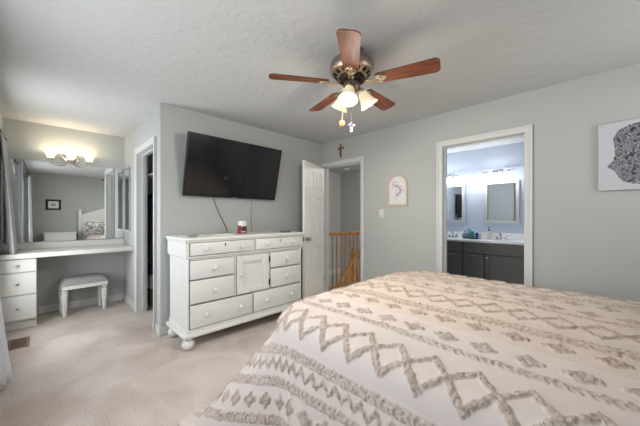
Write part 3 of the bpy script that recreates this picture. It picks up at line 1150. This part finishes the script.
# black and white ink drawing on canvas
t = thing('canvas_print', 'white canvas with a dense black ink drawing on the bathroom wall', 'picture', (XB, -.368, 1.732))
cw, ch = .76, .545
MB().box((-.030, -cw / 2, -ch / 2), (0, cw / 2, ch / 2), .004).build('canvas', mat('canvas_white', (192, 193, 197), .7), t)
M_ink = bpy.data.materials.new('ink_drawing')
M_ink.use_nodes = True
nt = M_ink.node_tree
b = nt.nodes['Principled BSDF']
b.inputs['Roughness'].default_value = .75
tc = nt.nodes.new('ShaderNodeTexCoord')
v1 = nt.nodes.new('ShaderNodeTexNoise')
v1.inputs['Scale'].default_value = 15
v1.inputs['Detail'].default_value = 5
v1.inputs['Distortion'].default_value = 2.6
r1 = nt.nodes.new('ShaderNodeValToRGB')
els = r1.color_ramp.elements
els[0].position, els[0].color = .36, lin((40, 40, 46)) + (1,)
els[1].position, els[1].color = .64, lin((52, 52, 58)) + (1,)
for p, c in ((.45, (140, 140, 146)), (.49, (36, 36, 42)), (.53, (176, 176, 182)), (.57, (60, 60, 66))):
    e = els.new(p)
    e.color = lin(c) + (1,)
nt.links.new(tc.outputs['Object'], v1.inputs['Vector'])
nt.links.new(v1.outputs['Fac'], r1.inputs['Fac'])
nt.links.new(r1.outputs['Color'], b.inputs['Base Color'])
# outline of the drawing, (distance from the left edge, height)
outl = [(.110, .115), (.135, .070), (.19, .045), (.26, .036), (.33, .050), (.40, .036), (.52, .045), (.60, .07), (.67, .12), (.69, .20), (.665, .27), (.68, .36), (.65, .44), (.58, .495), (.48, .515), (.37, .520), (.29, .524), (.225, .518), (.165, .505), (.115, .478), (.084, .415), (.092, .350), (.096, .285), (.085, .240), (.068, .212), (.050, .196), (.062, .180), (.088, .160)]
poly = [(-cw / 2 + x, z - ch / 2) for x, z in outl]
MB().prism(poly, .0012, Mw @ Matrix.Translation((0, 0, .0301))).build('ink_drawing', M_ink, t, smooth=0)

# ------------------------------------------------------------------ vanity alcove
t = thing('vanity_counter', 'long white vanity counter spanning the alcove under the mirror', 'counter', (.268, 4.76, 0))
vx, vy = .268, 4.76
MB().box((XW + .002 - vx, 4.47 - vy, .785), (XS - .002 - vx, YE - .002 - vy, .838), .006, 2).build('countertop', M_lam, t)
MB().box((XW + .002 - vx, YE - .022 - vy, .838), (XS - .002 - vx, YE - .002 - vy, .915), .004, 1).build('backsplash', M_lam, t)
#MB().box((XS - .022 - vx, 4.62 - vy, .838), (XS - .002 - vx, YE - .022 - vy, .915), .004, 1).build('side_splash', M_lam, t)

t = thing('vanity_chest', 'white stack of three drawers under the window end of the vanity counter', 'drawers', (-.19, 4.78, 0))
qx, qy = -.19, 4.78
MB().box((XW + .004 - qx, 4.525 - qy, .09), (-.046 - qx, YE - .004 - qy, .783), .002, 1).build('carcass', M_lam, t)
MB().box((XW + .004 - qx, 4.56 - qy, 0), (-.046 - qx, YE - .02 - qy, .09)).build('plinth', M_lam, t)
for z0, z1 in ((.635, .772), (.385, .622), (.108, .372)):
    d = MB().box((XW + .012 - qx, 4.502 - qy, z0), (-.048 - qx, 4.525 - qy, z1), .003, 1).build('drawer', M_lam, t)
    MB().lathe([(.006, 0), (.005, .012), (.012, .017), (.013, .023), (.006, .028)], 14, Matrix.Translation((-.195 - qx, 4.502 - qy, (z0 + z1) / 2)) @ Matrix.Rotation(PI / 2, 4, 'X')).build('knob', M_nickel, d)

# stool
st = thing('vanity_stool', 'white vanity stool with a grey padded seat under the counter', 'stool', (.385, 4.83, 0), math.radians(5))
n = 24
rows = []
for i in range(n + 1):
    u = 2 * i / n - 1
    row = []
    for k in range(n + 1):
        v = 2 * k / n - 1
        z = .395 + .075 * (max(0, 1 - u ** 6) ** .5) * (max(0, 1 - v ** 4) ** .5)
        row.append((u * .234, v * .172, z))
    rows.append(row)
mb = MB().grid(rows)
mb.box((-.234, -.172, .385), (.234, .172, .396))
mb.build('seat_cushion', mat('grey_upholstery', (150, 150, 147), .85, bump=(90, .2, .002)), st, smooth=60)
mb = MB()
mb.box((-.228, -.165, .335), (.228, -.145, .385), .003, 1)
mb.box((-.228, .145, .335), (.228, .165, .385), .003, 1)
mb.box((-.228, -.145, .335), (-.208, .145, .385), .003, 1)
mb.box((.208, -.145, .335), (.228, .145, .385), .003, 1)
mb.build('apron', M_white, st)
for sx in (-1, 1):
    for sy in (-1, 1):
        x, y = sx * .200, sy * .112
        mb = MB()
        mb.box((x - .025, y - .025, .318), (x + .025, y + .025, .384), .004, 1)
        mb.lathe([(.016, 0), (.019, .01), (.030, .20), (.034, .272), (.022, .284), (.036, .300), (.024, .318)], 8, Matrix.Translation((x, y, 0)) @ Matrix.Rotation(PI / 8, 4, 'Z'))
        mb.build('leg', M_white, st)

# mirrors
mz0, mz1 = .917, 1.955
t = thing('vanity_mirror', 'wide frameless mirror above the white vanity counter', 'mirror', (.268, YE - .001, 1.43))
MB().box((XW + .006 - .268, -.007, mz0 - 1.43), (XS - .006 - .268, 0, mz1 - 1.43)).build('glass', M_mirror, t, smooth=0)
MB().box((XW + .006 - .268, -.012, mz0 - 1.43 - .001), (XS - .006 - .268, 0, mz0 - 1.43 + .010)).build('bottom_channel', M_nickel, t, smooth=0)


def side_mirror(label, x, s):
    t = thing('side_mirror', label, 'mirror', (x, 4.835, 1.49))
    o = [(-.205, -.46), (.205, -.46), (.205, .46), (-.205, .46)]
    i = [(-.180, -.435), (.180, -.435), (.180, .435), (-.180, .435)]
    Mm = Matrix.Rotation(s * PI / 2, 4, 'Z') @ Matrix.Rotation(PI / 2, 4, 'X')
    MB().ring(o, i, .018, Mm).build('frame', mat('silver_frame', (168, 168, 166), .35, .6), t)
    MB().prism(i, .008, Mm).build('glass', M_mirror, t, smooth=0)


side_mirror('narrow silver framed mirror on the alcove side wall beside the closet', XS + .001, -1)

# three light fixture above the mirror
t = thing('vanity_light', 'wall light with three lit bell shades above the vanity mirror', 'wall light', (.268, YE, 1.985))
MB().lathe([(.060, 0), (.062, .008), (.048, .020), (.020, .030)], 24, Matrix.Translation((0, 0, .050)) @ Matrix.Rotation(PI / 2, 4, 'X') @ Matrix.Diagonal((1.5, 1, 1, 1))).build('wall_plate', M_nickel, t)
M_vsh = mat('lit_vanity_glass', (250, 240, 220), .4, emit=((255, 238, 205), .85))
for x in (-.195, 0, .190):
    pts = [(x * .1, -.02, -.005), (x * .3, -.06, -.045), (x * .62, -.10, -.055), (x * .9, -.118, -.035), (x, -.12, -.008)] if x else [(0, -.02, 0), (0, -.06, -.030), (0, -.10, -.035), (0, -.12, -.010)]
    MB().tube(pts, .006, 8).build('arm', M_nickel, t)
    MB().lathe([(.010, -.018), (.024, -.010), (.028, .006), (.024, .010)], 18, Matrix.Translation((x, -.12, 0))).build('lamp_holder', M_nickel, t)
    s_ = MB().lathe([(.020, .008), (.034, .014), (.040, .035), (.050, .065), (.068, .092), (.065, .094), (.046, .066), (.036, .036), (.028, .018)], 26, Matrix.Translation((x, -.12, 0)), cap=False).build('lamp_shade', M_vsh, t)
    MB().ball((x, -.12, .045), .020, 12, (1, 1, 1.2)).build('bulb', M_bulb, s_)
    point('vanity_lamp', (x, -.14, .100), 1.3, (1.0, .88, .68), .035, t)

# floor register
t = thing('floor_register', 'brown metal floor register in the carpet by the vanity drawers', 'vent', (-.165, 4.03, 0))
MB().ring([(-.075, -.155), (.075, -.155), (.075, .155), (-.075, .155)], [(-.052, -.132), (.052, -.132), (.052, .132), (-.052, .132)], .006).build('frame', mat('register_brown', (134, 112, 98), .5, .2), t)
MB().box((-.053, -.133, .0005), (.053, .133, .0015)).build('duct', mat('register_dark', (58, 48, 42), .8), t)
mb = MB()
for k in range(13):
    y = -.12 + .02 * k
    mb.box((-.052, y - .003, .001), (.052, y + .003, .005))
mb.build('grille', MATS['register_brown'], t)

# ------------------------------------------------------------------ curtains


def drape(name, label, y0, y1, zt, zb, xfun, material, waves, amp, cat='curtain', nz=26, group=None, lean=0.0):
    """hanging cloth along the window wall; xfun(h) is how far its folds stand off the wall, h = 0 top .. 1 bottom"""
    ny = waves * 12
    rows = []
    for k in range(nz + 1):
        h = k / nz
        z = zt + (zb - zt) * h
        row = []
        for i in range(ny + 1):
            s = i / ny
            x = xfun(h) + amp * (0.6 + .6 * h) * math.sin(2 * PI * waves * s + .6 * math.sin(3 * h + s * 4)) - amp
            x = max(x - lean * (1 - s), XW + .012 + .004 * math.sin(2 * PI * waves * s))
            row.append((x, y0 + (y1 - y0) * s + .012 * math.sin(7 * s + 3 * h), z))
        rows.append(row)
    o = MB().grid(rows).build(name, material, smooth=80)
    m = o.modifiers.new('thickness', 'SOLIDIFY')
    m.thickness = .003
    return tag(o, label, cat, group)


drape('curtain', 'long white curtain hanging to the carpet at the left edge', 2.45, 3.11, 2.255, .02,
      lambda h: -.205 + .012 * h + .055 * max(0, (h - .62) / .38) ** 1.5, M_sheer, 5, .028, lean=.34)
drape('curtain', 'grey curtain beside the vanity mirror ending at the counter', 4.42, 4.93, 2.13, .845,
      lambda h: -.292 + .082 * h, M_grey, 4, .020)
drape('curtain', 'white curtain on the near side of the bedroom window', -.35, .22, 2.255, .02, lambda h: -.20 + .03 * h, M_sheer, 4, .028)
drape('curtain', 'grey curtain on the bedroom side of the alcove window', 3.20, 3.52, 2.13, .30, lambda h: -.300 + .01 * h, M_grey, 3, .015)


def rod(label, y0, y1, x, z):
    t = thing('curtain_rod', label, 'curtain rod', (x, (y0 + y1) / 2, z))
    hl = (y1 - y0) / 2
    MB().tube([(0, -hl, 0), (0, hl, 0)], .010, 10).build('pole', M_black, t)
    for s in (-1, 1):
        MB().ball((0, s * (hl + .018), 0), .020, 12).build('finial', M_black, t)
        MB().box((XW - x, s * hl * .93 - .008, -.008), (0, s * hl * .93 + .008, .008)).build('bracket', M_black, t)


rod('dark curtain rod above the bedroom window', -.45, 3.08, -.245, 2.285)
rod('dark curtain rod above the alcove window', 3.15, 4.88, -.312, 2.15)

# ------------------------------------------------------------------ against the back wall, seen in the mirror
t = thing('nightstand', 'white nightstand beside the headboard seen in the vanity mirror', 'nightstand', (.36, -.70, 0))
MB().box((-.33, -.22, .08), (.33, .22, .775), .004, 1).build('carcass', M_white, t)
MB().box((-.35, -.235, .775), (.35, .24, .805), .008, 2).build('top', M_white, t)
MB().box((-.335, -.225, 0), (.335, .225, .08), .004, 1).build('plinth', M_white, t)
for z0, z1 in ((.55, .75), (.325, .53), (.10, .305)):
    d = MB().box((-.30, .22, z0), (.30, .235, z1), .003, 1).build('drawer', M_gap, t)
    for x in (-.16, .16):
        MB().lathe([(.008, 0), (.018, .016), (.018, .024), (.004, .030)], 14, Matrix.Translation((x, .235, (z0 + z1) / 2)) @ Matrix.Rotation(-PI / 2, 4, 'X')).build('knob', M_white, d)
t = thing('framed_picture', 'small black framed picture with white mat reflected in the mirror', 'picture', (.225, YB, 1.585))
Mb_ = Matrix.Rotation(PI, 4, 'Z') @ Matrix.Rotation(PI / 2, 4, 'X')
MB().ring([(-.16, -.15), (.16, -.15), (.16, .15), (-.16, .15)], [(-.11, -.10), (.11, -.10), (.11, .10), (-.11, .10)], .02, Mb_).build('frame', M_black, t)
MB().prism([(-.115, -.105), (.115, -.105), (.115, .105), (-.115, .105)], .006, Mb_).build('mat_board', mat('mat_board', (226, 226, 224), .7), t)
MB().box((-.05, .006, -.03), (.05, .0068, .03)).build('print', mat('grey_print', (150, 150, 154), .7), t)

# ------------------------------------------------------------------ closet
t = thing('closet_rod', 'metal hanging rod inside the dark closet', 'closet rod', (1.30, 4.2, 1.70))
MB().tube([(0, -.82, 0), (0, .86, 0)], .013, 10).build('pole', M_chrome, t)
t = thing('closet_shelf', 'white wire shelf above the clothes in the closet', 'shelf', (1.22, 4.2, 1.80))
mb = MB()
for k in range(9):
    x = -.22 + .055 * k
    mb.tube([(x, -.82, 0), (x, .86, 0)], .004, 6)
for k in range(18):
    mb.tube([(-.22, -.8 + .095 * k, -.006), (.22, -.8 + .095 * k, -.006)], .003, 6)
mb.build('wire_rack', M_trim, t)
cols = [((38, 40, 52), 'dark navy'), ((112, 32, 38), 'maroon'), ((30, 30, 34), 'black'), ((44, 58, 108), 'blue'), ((58, 56, 60), 'charcoal'), ((28, 32, 60), 'midnight blue')]
for i, (c, nm) in enumerate(cols):
    y = 3.95 + .17 * i
    zl = (.72, .84, .62, .64, .78, .66)[i]
    t = thing('hanging_garment', nm + ' garment on a hanger in the closet', 'clothing', (1.24, y, 1.70), 0, 'clothes hanging in the closet')
    rows = []
    for k in range(13):
        h = k / 12
        z = -.07 - (1.70 - .07 - zl) * h
        w = .03 + .17 * min(1, h * 5) ** .6 + .02 * h
        row = []
        for q in range(21):
            a = 2 * PI * q / 20
            row.append((w * math.cos(a), (.030 + .012 * math.sin(5 * a + 2 * h)) * math.sin(a), z))
        rows.append(row)
    MB().grid(rows).build('fabric', mat('garment_' + nm.replace(' ', '_'), c, .9), t, smooth=60)
    MB().tube([(.0, 0, -.07), (0, 0, .0), (.012, 0, .022), (.034, 0, .022), (.044, 0, .008)], .003, 6).build('hanger', M_chrome, t)
for i, (z0, z1, c, nm) in enumerate([(0, .22, (120, 92, 70), 'brown box on the closet floor'), (.222, .42, (196, 198, 202), 'pale storage box stacked in the closet'), (.422, .56, (52, 60, 108), 'blue storage box on top of the closet stack')]):
    t = thing('storage_box', nm, 'box', (1.27, 4.70, z0), 0)
    MB().box((-.20, -.24, 0), (.20, .24, z1 - z0 - .03), .004, 1).build('box_body', mat('storage_' + str(i), c, .7), t)
    MB().box((-.206, -.246, z1 - z0 - .03), (.206, .246, z1 - z0), .004, 1).build('lid', mat('storage_lid_' + str(i), tuple(int(v * .9) for v in c), .7), t)
t = thing('door_stop', 'small white doorstop on the carpet at the closet doorway', 'doorstop', (.935, 3.60, 0))
MB().prism([(-.05, 0), (.05, 0), (.05, .045), (-.045, .008)], .035, Matrix.Rotation(PI / 2, 4, 'X')).build('wedge', mat('white_rubber', (235, 235, 232), .6), t)
MB().box((.035, -.028, .045), (.05, -.007, .060), .003).build('finger_tab', MATS['white_rubber'], t)

# ------------------------------------------------------------------ landing and stairs
t = thing('landing_railing', 'honey oak guard railing on the landing outside the bedroom door', 'railing', (3.41, 3.30, 0))
MB().prism([(-.030, 0), (-.026, -.022), (.026, -.022), (.030, 0), (.026, .018), (.012, .026), (-.012, .026), (-.026, .018)], 2.42, Matrix.Translation((0, 0, .935)) @ Matrix.Rotation(PI / 2, 4, 'Y') @ Matrix.Rotation(PI / 2, 4, 'Z')).build('handrail', M_oak, t)
MB().box((0, -.03, 0), (2.42, .03, .022), .004, 1).build('shoe_rail', M_oak, t)
for k in range(20):
    x = .06 + .118 * k
    MB().lathe([(.014, .02), (.014, .16), (.018, .18), (.012, .20), (.010, .50), (.014, .74), (.010, .76), (.013, .90), (.013, .92)], 10, Matrix.Translation((x, 0, 0))).build('baluster', M_oak, t)
t = thing('stair_railing', 'oak stair railing climbing beyond the landing balusters', 'railing', (5.30, 4.2, 0))
for x, zt in ((0.0, .50), (.33, .46)):
    mb = MB()
    mb.box((x - .04, -.04, -1.5), (x + .04, .04, zt - .09), .004, 1)
    mb.lathe([(.045, zt - .09), (.050, zt - .075), (.030, zt - .06), (.042, zt - .03), (.036, zt - .005), (.01, zt)], 14, Matrix.Translation((x, 0, 0)))
    mb.build('newel_post', M_oak, t)
MB().tube([(.33, 0, .36), (0, 0, .26), (-.08, 0, .12), (-.55, 0, -.33), (-1.1, 0, -.86)], .034, 10).build('handrail', M_oak, t)
for k in range(11):
    x = -.10 - .085 * k
    zt = .10 - (.98 * (k * .085) / 1.0)
    MB().lathe([(.012, max(-1.5, zt - .86)), (.012, zt - .5), (.016, zt - .45), (.011, zt - .1), (.012, zt)], 8, Matrix.Translation((x, 0, 0))).build('baluster', M_oak, t)
t = thing('stair_flight', 'carpeted stairs in the stairwell', 'stairs', (4.6, 4.65, -1.5))
mb = MB()
for k in range(5):
    mb.box((-.95 + .25 * k, -.40, 0), (-.70 + .25 * k, .40, .19 * (k + 1)))
mb.build('treads', M_carpet, t, smooth=0)
t = thing('smoke_detector', 'round white smoke detector on the hall ceiling', 'smoke detector', (5.357, 4.465, H))
MB().lathe([(.075, 0), (.075, -.018), (.060, -.034), (.02, -.040)], 28).build('housing', mat('detector_grey', (205, 203, 200), .5), t)
MB().lathe([(.066, -.020), (.068, -.024), (.064, -.028)], 28, cap=False).build('sensor_grille', mat('detector_dark', (96, 94, 92), .6), t)

# ------------------------------------------------------------------ bathroom
VX = 4.84
t = thing('bathroom_vanity', 'dark grey bathroom vanity cabinet with shaker doors', 'cabinet', (5.14, 1.42, 0))
ux, uy = 5.14, 1.42
M_dk = mat('dark_grey_cabinet', (108, 106, 103), .5, spec=.4)
MB().box((VX + .022 - ux, .62 - uy, .10), (XBB - .004 - ux, 2.246 - uy, .838)).build('carcass', mat('cabinet_carcass', (62, 60, 60), .6), t, smooth=0)
MB().box((VX + .08 - ux, .64 - uy, 0), (XBB - .01 - ux, 2.24 - uy, .10)).build('plinth', MATS['cabinet_carcass'], t, smooth=0)


def shaker(kind, y0, y1, z0, z1, pull):
    w = .055 if z1 - z0 > .2 else .035
    mb = MB()
    X0, X1 = VX - ux, VX + .021 - ux
    mb.box((X0, y0 - uy, z0), (X1, y0 + w - uy, z1), .002, 1)
    mb.box((X0, y1 - w - uy, z0), (X1, y1 - uy, z1), .002, 1)
    mb.box((X0, y0 + w - uy, z0), (X1, y1 - w - uy, z0 + w), .002, 1)
    mb.box((X0, y0 + w - uy, z1 - w), (X1, y1 - w - uy, z1), .002, 1)
    mb.box((X0 + .009, y0 + w - .002 - uy, z0 + w - .002), (X1, y1 - w + .002 - uy, z1 - w + .002))
    o = mb.build(kind, M_dk, t, smooth=0)
    h = MB()
    if pull[0] == 'bar':
        yc, z = pull[1], pull[2]
        h.tube([(X0 - .024, yc - .05 - uy, z), (X0 - .024, yc + .05 - uy, z)], .006, 8)
        for s in (-1, 1):
            h.tube([(X0, yc + s * .038 - uy, z), (X0 - .024, yc + s * .038 - uy, z)], .005, 8)
        h.build('pull', M_chrome, o)
    else:
        h.lathe([(.006, 0), (.005, .014), (.015, .020), (.016, .026), (.006, .031)], 14, Matrix.Translation((X0, pull[1] - uy, pull[2])) @ Matrix.Rotation(-PI / 2, 4, 'Y'))
        h.build('knob', M_chrome, o)


shaker('drawer', .64, 1.572, .668, .832, ('bar', 1.177, .815))
shaker('drawer', 1.590, 2.235, .668, .832, ('bar', 1.90, .815))
shaker('cabinet_door', .64, 1.258, .12, .655, ('knob', 1.225, .615))
shaker('drawer', 1.276, 1.572, .12, .655, ('bar', 1.412, .632))
shaker('drawer', 1.590, 2.235, .12, .655, ('bar', 1.735, .632))
t = thing('bathroom_countertop', 'white bathroom countertop with backsplash on the dark cabinet', 'countertop', (5.14, 1.42, .84))
M_ct = mat('white_cultured_marble', (240, 240, 240), .25, spec=.5)
MB().box((VX - .025 - ux, .61 - uy, 0), (XBB - .004 - ux, 2.248 - uy, .034), .006, 2).build('slab', M_ct, t)
MB().box((XBB - .024 - ux, .61 - uy, .034), (XBB - .004 - ux, 2.248 - uy, .13), .004, 1).build('backsplash', M_ct, t)
ZC = .875


def faucet(label, y):
    t = thing('faucet', label, 'faucet', (5.20, y, ZC), 0, 'chrome bathroom faucets')
    MB().box((-.03, -.085, 0), (.03, .085, .016), .006, 2).build('base_plate', M_chrome, t)
    MB().tube([(0, 0, .01), (0, 0, .075), (-.02, 0, .098), (-.07, 0, .105), (-.11, 0, .088)], .012, 10).build('spout', M_chrome, t)
    for s in (-1, 1):
        MB().lathe([(.018, .012), (.020, .03), (.012, .045), (.014, .055), (.006, .06)], 14, Matrix.Translation((0, s * .058, 0))).tube([(0, s * .058, .052), (-.015, s * .105, .066)], .006, 8).build('lever', M_chrome, t)


faucet('chrome faucet on the countertop beside the soap dispenser', 1.12)
faucet('chrome faucet at the casing end of the countertop past the basket', 1.86)
t = thing('soap_dispenser', 'white soap dispenser with dark pump on the bathroom countertop', 'soap dispenser', (5.10, 1.265, ZC))
MB().lathe([(.036, 0), (.040, .006), (.040, .115), (.032, .130), (.016, .136)], 22).build('bottle', mat('soap_white', (235, 234, 228), .3), t)
MB().lathe([(.017, .136), (.017, .152), (.006, .156), (.006, .185)], 14).box((-.045, -.009, .183), (.012, .009, .197), .004, 1).build('pump', mat('pump_dark', (60, 58, 56), .35, .4), t)
t = thing('wire_basket', 'dark wire basket of bottles on the bathroom countertop', 'basket', (5.12, 1.53, ZC))
mb = MB()
for z in (.004, .04, .078):
    for r in (1.0,):
        mb.tube([(.085 * math.cos(q), .145 * math.sin(q), z) for q in [2 * PI * k / 28 for k in range(29)]], .003, 6)
for k in range(20):
    q = 2 * PI * k / 20
    mb.tube([(.085 * math.cos(q), .145 * math.sin(q), .004), (.085 * math.cos(q), .145 * math.sin(q), .078)], .002, 5)
mb.build('wire_cage', mat('basket_wire', (74, 66, 62), .4, .6), t)
MB().lathe([(.086, .002), (.086, .004)], 24, Matrix.Diagonal((1, 1.68, 1, 1))).build('base', MATS['basket_wire'], t)
for nm, c, dx, dy, h, r, cap in (('clear blue bottle in the wire basket, tallest of the group', (150, 190, 222), .01, .03, .205, .033, (225, 228, 232)),
                                 ('teal green bottle in the wire basket', (58, 160, 138), -.03, -.022, .155, .032, (235, 235, 235)),
                                 ('deep blue bottle in the wire basket', (70, 110, 190), -.02, -.088, .13, .026, (230, 230, 235)),
                                 ('pale lilac bottle in the wire basket', (196, 188, 224), -.01, .096, .13, .028, (90, 160, 190))):
    t = thing('toiletry_bottle', nm, 'bottle', (5.12 + dx, 1.53 + dy, ZC + .0045), 0, 'bottles in the wire basket')
    MB().lathe([(r * .9, 0), (r, .005), (r, h * .68), (r * .5, h * .8), (r * .42, h * .82)], 18).build('bottle_body', mat('bottle_%d_%d' % (c[0], c[2]), c, .2), t)
    MB().lathe([(r * .5, h * .82), (r * .5, h), (r * .2, h * 1.01)], 14).build('cap', mat('cap_%d' % cap[0], cap, .4), t)


def bath_mirror(label, y0, y1):
    z0, z1 = 1.132, 1.845
    t = thing('bathroom_mirror', label, 'mirror', (XBB + .001, (y0 + y1) / 2, (z0 + z1) / 2), 0, 'white framed bathroom mirrors')
    a, c = (y1 - y0) / 2, (z1 - z0) / 2
    o = [(-a, -c), (a, -c), (a, c), (-a, c)]
    i = [(-a + .045, -c + .045), (a - .045, -c + .045), (a - .045, c - .045), (-a + .045, c - .045)]
    MB().ring(o, i, .026, Mw).build('frame', M_trim, t)
    MB().prism(i, .010, Mw).build('glass', M_mirror, t, smooth=0)


bath_mirror('white framed bathroom mirror above the soap dispenser', .918, 1.424)
bath_mirror('white framed bathroom mirror cut off by the doorway casing', 1.736, 2.236)
M_led = mat('lit_white_glass', (255, 255, 255), .4, emit=((238, 246, 255), 3.0))


def bath_light(label, yc, hw):
    t = thing('bathroom_light', label, 'wall light', (XBB, yc, 1.985), 0, 'bathroom vanity lights')
    MB().box((-.022, -.07, -.035), (0, .07, .045), .006).build('wall_plate', M_chrome, t)
    mb = MB().tube([(-.075, -hw, .02), (-.075, hw, .02)], .008, 10)
    mb.tube([(-.02, 0, .02), (-.075, 0, .02)], .009, 8)
    for s in (-1, 1):
        mb.ball((-.075, s * hw, .02), .014, 10)
    mb.build('bar', M_chrome, t)
    for k in (-1, 0, 1):
        y = k * hw * .66
        MB().lathe([(.016, .016), (.022, .006), (.022, -.006)], 16, Matrix.Translation((-.075, y, 0))).build('lamp_holder', M_chrome, t)
        MB().lathe([(.024, -.004), (.040, -.016), (.046, -.060), (.050, -.108), (.040, -.112)], 22, Matrix.Translation((-.075, y, 0))).build('lamp_shade', M_led, t)
        point('bathroom_lamp', (-.17, y, -.10), 3.4, (.93, .97, 1.0), .05, t)


bath_light('chrome bar light glowing above the mirror with the soap dispenser', 1.212, .235)
bath_light('chrome bar light glowing above the mirror cut off by the casing', 1.985, .220)
t = thing('hanging_towel', 'dark towel on the bathroom side wall reflected in the far mirror', 'towel', (4.35, 2.252, 1.72))
MB().tube([(-.22, -.05, 0), (.22, -.05, 0)], .010, 10).tube([(-.2, 0, 0), (-.2, -.05, 0)], .008, 8).tube([(.2, 0, 0), (.2, -.05, 0)], .008, 8).build('towel_bar', M_chrome, t)
rows = []
for k in range(21):
    s = k / 20
    x = -.16 + .32 * s
    wv = .006 * math.sin(s * 14)
    rows.append([(x, -.036 + wv, -.42), (x, -.038 + wv, -.1), (x, -.038, 0), (x, -.042, .010), (x, -.05, .014), (x, -.058, .010), (x, -.063, 0), (x, -.066 + wv, -.2), (x, -.068 + wv, -.5)])
MB().grid(rows).build('towel_cloth', mat('dark_towel', (52, 50, 52), .95), t, smooth=60)

# fill light for the landing from an added ceiling lamp, out of view
hl = thing('added_hall_light', 'added unseen ceiling light that brightens the hall', 'ceiling light', (5.1, 2.75, H))
MB().lathe([(.11, 0), (.115, -.02), (.10, -.026)], 28).build('rim', M_nickel, hl)
MB().lathe([(.10, -.024), (.095, -.05), (.06, -.075), (.01, -.084)], 28).build('glass_bowl', mat('lit_bowl', (240, 236, 226), .4, emit=((255, 240, 215), 1.5)), hl)
point('hall_fill', (0, 0, -.16), 28, (1.0, .93, .82), .08, hl)
